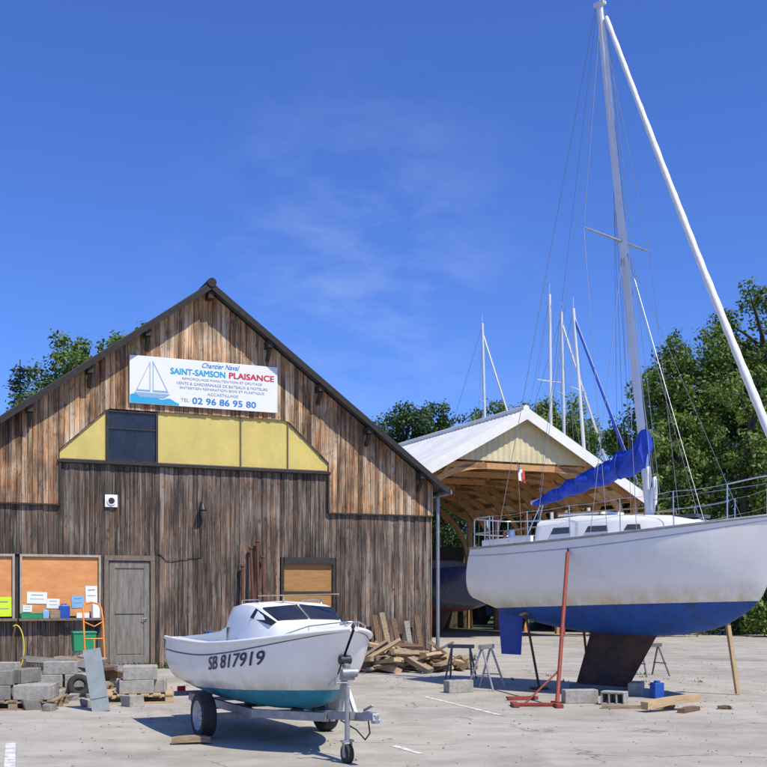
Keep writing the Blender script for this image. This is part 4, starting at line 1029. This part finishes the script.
# ------------------------------------------------------------------ vegetation
def leaf_cloud(centers,radii,per,size,seed,flat=1.0,shellness=.5):
    rng=np.random.default_rng(seed); P=[];NR=[]
    for c,r in zip(centers,radii):
        n=int(per*(r**2))
        d=rng.normal(size=(n,3)); d/=np.linalg.norm(d,axis=1)[:,None]
        rad=r*(shellness+(1-shellness)*rng.random(n))*(.65+.6*rng.random(n))
        p=np.array(c)+d*rad[:,None]*np.array([1,1,flat]); P.append(p); NR.append(d)
    P=np.concatenate(P); D=np.concatenate(NR); n=len(P)
    nrm=D+rng.normal(size=(n,3))*.7+np.array([0,0,.4]); nrm/=np.linalg.norm(nrm,axis=1)[:,None]
    a=np.cross(nrm,rng.normal(size=(n,3))); a/=np.linalg.norm(a,axis=1)[:,None]; b=np.cross(nrm,a)
    s=size*(.5+.9*rng.random(n))[:,None]
    return np.stack([P-a*s,P-b*s*.55,P+a*s,P+b*s*.55],1).reshape(-1,3)
def quads_mesh(name,q,mat):
    n=len(q)//4; me=bpy.data.meshes.new(name); me.vertices.add(n*4); me.vertices.foreach_set('co',q.astype(np.float32).ravel())
    me.loops.add(n*4); me.loops.foreach_set('vertex_index',np.arange(n*4,dtype=np.int32)); me.polygons.add(n)
    me.polygons.foreach_set('loop_start',np.arange(0,n*4,4,dtype=np.int32)); me.update(calc_edges=True); me.validate(); me.materials.append(mat); return me
def tree(loc,h,cr,mat,label,seed,narrow=False,leaf=.095,per=430,base=.28,dens=1.):
    rng=np.random.default_rng(seed); e=thing('tree',loc,float(rng.random()*6),label,'tree')
    cz=h*(1+base)/2; ch=h*(1-base)/2
    cs_=[];rs_=[]
    N=int(100*cr*dens) if not narrow else 130
    for i in range(N):
        d=rng.normal(size=3); d/=np.linalg.norm(d); rr=(rng.random()**.42)
        wob=1+.16*math.sin(3*math.atan2(d[1],d[0])+seed)+.13*math.sin(5*d[2]+seed*2)
        p=np.array([d[0]*cr*rr*wob,d[1]*cr*rr*wob,cz+d[2]*ch*rr])
        r=rng.uniform(.25,.80)*(cr/3.2)**.6
        p[2]=min(p[2],h-r*.8); cs_.append(p); rs_.append(r)
    q=leaf_cloud(cs_,rs_,per,leaf,seed)
    me=quads_mesh('crown',q,mat); o=bpy.data.objects.new('crown',me); COL.objects.link(o); o.parent=e
    k=MB(); tr_=h*.018+.06
    pts=[(0,0,-.1),(.1*rng.normal(),.1*rng.normal(),h*.25),(.2*rng.normal(),.2*rng.normal(),h*.55),(.2*rng.normal(),.2*rng.normal(),h*.86)]
    k.tube(pts,[tr_*1.3,tr_,tr_*.6,tr_*.15],10)
    for i in range(0,N,5):
        c=cs_[i]; z0=max(h*.2,min(c[2]-.8-rng.random()*1.5,h*.8)); k.tube([(0.,0.,z0),tuple(np.array([c[0]*.5,c[1]*.5,(z0+c[2])/2+.1])),tuple(c)],[tr_*.35,tr_*.2,.02],5)
    k.obj('trunk',BARK,e,60); return e
def conifer(loc,h,r,label,seed):
    rng=np.random.default_rng(seed); e=thing('conifer',loc,0,label,'tree'); Q=[]
    k=MB(); k.cyl((0,0,-.1),(0,0,h),.18,.02,8)
    z=h*.12
    while z<h*.98:
        u=(z-h*.12)/(h*.88); rad=r*(1-u)**.85*(.7+.5*rng.random())+.08; nb=max(5,int(11*(1-u)))
        for i in range(nb):
            a=rng.random()*6.28; L_=rad*rng.uniform(.7,1.15); tip=np.array([math.cos(a)*L_,math.sin(a)*L_,z-.20*L_])
            k.cyl((0,0,z),tuple(tip),.03,.008,4,caps=False)
            n=int(40*L_)+10; t=rng.random(n)**.7; p=np.array([0,0,z])+(tip-np.array([0,0,z]))*t[:,None]+rng.normal(size=(n,3))*np.array([.12,.12,.07])
            s=.10*(.6+.8*rng.random(n))[:,None]; d=np.array([math.cos(a),math.sin(a),-.25])+rng.normal(size=(n,3))*.45; d/=np.linalg.norm(d,axis=1)[:,None]
            b=np.cross(d,rng.normal(size=(n,3))); b/=np.linalg.norm(b,axis=1)[:,None]
            Q.append(np.stack([p-d*s,p-b*s*.3,p+d*s,p+b*s*.3],1).reshape(-1,3))
        z+=.26
    me=quads_mesh('crown',np.concatenate(Q),CONIF); o=bpy.data.objects.new('crown',me); COL.objects.link(o); o.parent=e
    k.obj('trunk',BARK,e,60)
LT='leafy broadleaf tree standing behind the barn'
tree((-12.0,44.5,0),12.3,2.5,LEAF,LT,1); tree((-10.4,46,0),13.1,2.3,LEAF2,'light green broadleaf tree behind the barn',2)
conifer((-14.7,44.5,0),11.1,1.9,'dark green conifer behind the barn',4); conifer((-17.2,43.5,0),9.6,1.8,'dark green conifer behind the barn',5); tree((-18.5,49,0),10.4,2.6,LEAFD,LT,3,dens=.6)
tree((1.1,62,0),12.4,2.5,LEAFD,'dark green tree between barn and shed',6); tree((3.0,61,0),12.3,2.3,LEAFD,'dark green tree behind the open shed',7)
tree((7.3,67,0),13.4,3.4,LEAF,'green tree rising behind the open shed',8); tree((10.2,64,0),13.1,3.0,LEAF2,'light green tree behind stored boats',9)
RT='tall leafy tree behind the sailing boat'
tree((13.4,49,0),13.5,2.7,LEAF,RT,10); tree((17.4,50,0),15.8,3.4,LEAF,RT,11); tree((14.9,45,0),11.6,1.5,LEAF2,'slender light green poplar behind the sailing boat',12,True,leaf=.09,per=520,base=.1)
tree((12.4,46.5,0),9.4,1.8,LEAF2,RT,13); tree((20.5,49,0),14.2,3.4,LEAF,RT,14,dens=.8); tree((16.7,44,0),9.6,2.2,LEAF2,RT,15,base=.1); tree((24,52,0),13,3.6,LEAF,RT,16,dens=.4)
tree((13.4,56,0),11.5,2.8,LEAFD,RT,17,base=.1,dens=.7); tree((17.8,43,0),7.5,1.9,LEAF,RT,18,base=.05); tree((11.0,56,0),9.0,2.2,LEAFD,RT,19,base=.05)
def bush(loc,r,h,mat,seed,label='rounded green bush at the edge of the yard'):
    rng=np.random.default_rng(seed); cs_=[];rs_=[]
    for i in range(26):
        a=rng.random()*6.28; rr=rng.random()**.5*r; cs_.append((math.cos(a)*rr,math.sin(a)*rr*.7,.3+rng.random()*(h-.6))); rs_.append(rng.uniform(.3,.6))
    me=quads_mesh('bush',leaf_cloud(cs_,rs_,320,.10,seed),mat); o=bpy.data.objects.new('bush',me); COL.objects.link(o); o.location=loc; tag(o,label,'bush','bushes edging the yard')
for i in range(14):
    bush((9.2+i*1.35,41.0+random.uniform(-1.2,2.5)+i*.15,0),1.2,random.uniform(1.8,3.4),random.choice((LEAF,LEAFD,LEAF2)),50+i)
rng=np.random.default_rng(99); cs_=[];rs_=[]
for i in range(1200):
    x=rng.uniform(-70,90); hgt=7.5+1.5*math.sin(x*.21)+1.2*math.sin(x*.53+1); cs_.append((x,80+rng.uniform(-3,6),rng.random()**.8*hgt)); rs_.append(rng.uniform(.9,1.7))
me=quads_mesh('far_wood',leaf_cloud(cs_,rs_,30,.40,98),LEAFD); o=bpy.data.objects.new('far_wood',me); COL.objects.link(o); o['kind']='stuff'; o['label']='dark green wood beyond the boatyard'; o['category']='wood'
rng=np.random.default_rng(5); Q=[]
def tuft(x,y,n,hh):
    for _ in range(n):
        a=rng.random()*6.28; l=hh*rng.uniform(.5,1.2); w=.006+.008*rng.random(); dx,dy=math.cos(a)*l*.5,math.sin(a)*l*.5; ox,oy=rng.normal()*.05,rng.normal()*.05
        Q.append(np.array([[x+ox-w,y+oy,0],[x+ox+w,y+oy,0],[x+ox+dx*.6+w*.5,y+oy+dy*.6,l*.8],[x+ox+dx,y+oy+dy,l]]))
for i in range(90):
    p=barnpt(rng.uniform(-5.4,6.5),-.10-abs(rng.normal())*.12); tuft(p.x,p.y,14,.14)
for i in range(50): tuft(rng.uniform(-6.5,-3.5),rng.uniform(16.2,19.0),8,.09)
for i in range(14): tuft(rng.uniform(2,6),rng.uniform(18,22),6,.06)
me=quads_mesh('weeds',np.concatenate(Q),GRASS); o=bpy.data.objects.new('weeds',me); COL.objects.link(o); o['kind']='stuff'; o['label']='sparse weeds growing through the tarmac'; o['category']='weeds'
k=MB()
for i in range(1100):
    x,y=random.uniform(-7,8),random.uniform(10,26); s_=random.uniform(.005,.018)
    k.box((x,y,s_*.4),(s_*random.uniform(1,2.5),s_,s_*.8),(0,0,random.random()*3),0,.7)
o=k.obj('gravel_bits',M('loose_grit',(.36,.33,.27),(.18,.15,.12),30,.9),None); o['kind']='stuff'; o['label']='loose grit and wood chips on the tarmac'; o['category']='gravel'

# ------------------------------------------------------------------ light, sky, camera
EL=R(56); ts=Vector((.70,-.71,0)).normalized()*math.cos(EL)+Vector((0,0,math.sin(EL)))
sun=bpy.data.lights.new('sun','SUN'); sun.energy=5.0; sun.angle=R(.53); sun.color=(1,.945,.83)
so=bpy.data.objects.new('sun',sun); COL.objects.link(so); so.rotation_euler=ts.to_track_quat('Z','Y').to_euler(); so.location=(10,-10,30)
wd=bpy.data.worlds.new('World'); scene.world=wd; wd.use_nodes=True; nt=wd.node_tree; nt.nodes.clear()
sky=nd(nt,'ShaderNodeTexSky',sky_type='NISHITA'); sky.sun_disc=False; sky.sun_elevation=EL; sky.sun_rotation=math.atan2(ts.x,ts.y); sky.altitude=0; sky.air_density=1.0; sky.dust_density=.3; sky.ozone_density=3.0
tc=nt.nodes.new('ShaderNodeTexCoord')
mpn=nd(nt,'ShaderNodeMapping',{'Vector':tc.outputs['Generated'],'Scale':(2.2,2.2,5.0),'Rotation':(0,R(28),R(10))})
n1=noise(nt,mpn.outputs[0],4.5,8,.62,.25)
dv=nd(nt,'ShaderNodeVectorMath',{0:tc.outputs['Generated'],1:(-.02,.95,.27)},operation='DISTANCE').outputs['Value']
cm=nd(nt,'ShaderNodeMapRange',{0:dv,1:.02,2:.19,3:1.,4:0.}).outputs[0]
cf=mth(nt,'MULTIPLY',ramp(nt,n1,[(.42,(0,)*3),(.75,(1,)*3)]),cm)
tint=mixc(nt,1.,sky.outputs[0],(.50,.74,1.38,1),'MULTIPLY')
c=mixc(nt,mth(nt,'MULTIPLY',cf,.26),tint,(5.8,6.6,8.6,1))
bg=nd(nt,'ShaderNodeBackground',{0:c,1:.125}); wo=nt.nodes.new('ShaderNodeOutputWorld'); nt.links.new(bg.outputs[0],wo.inputs[0])
cam=bpy.data.cameras.new('camera'); co=bpy.data.objects.new('camera',cam); COL.objects.link(co)
co.location=(0,0,1.6); co.rotation_euler=(R(90),0,0); cam.sensor_width=36; cam.lens=36*1100/767; cam.shift_y=210.5/767; cam.clip_end=3000; cam.clip_start=.1
scene.camera=co
scene.view_settings.view_transform='Standard'; scene.view_settings.look='None'; scene.view_settings.exposure=0; scene.view_settings.gamma=1
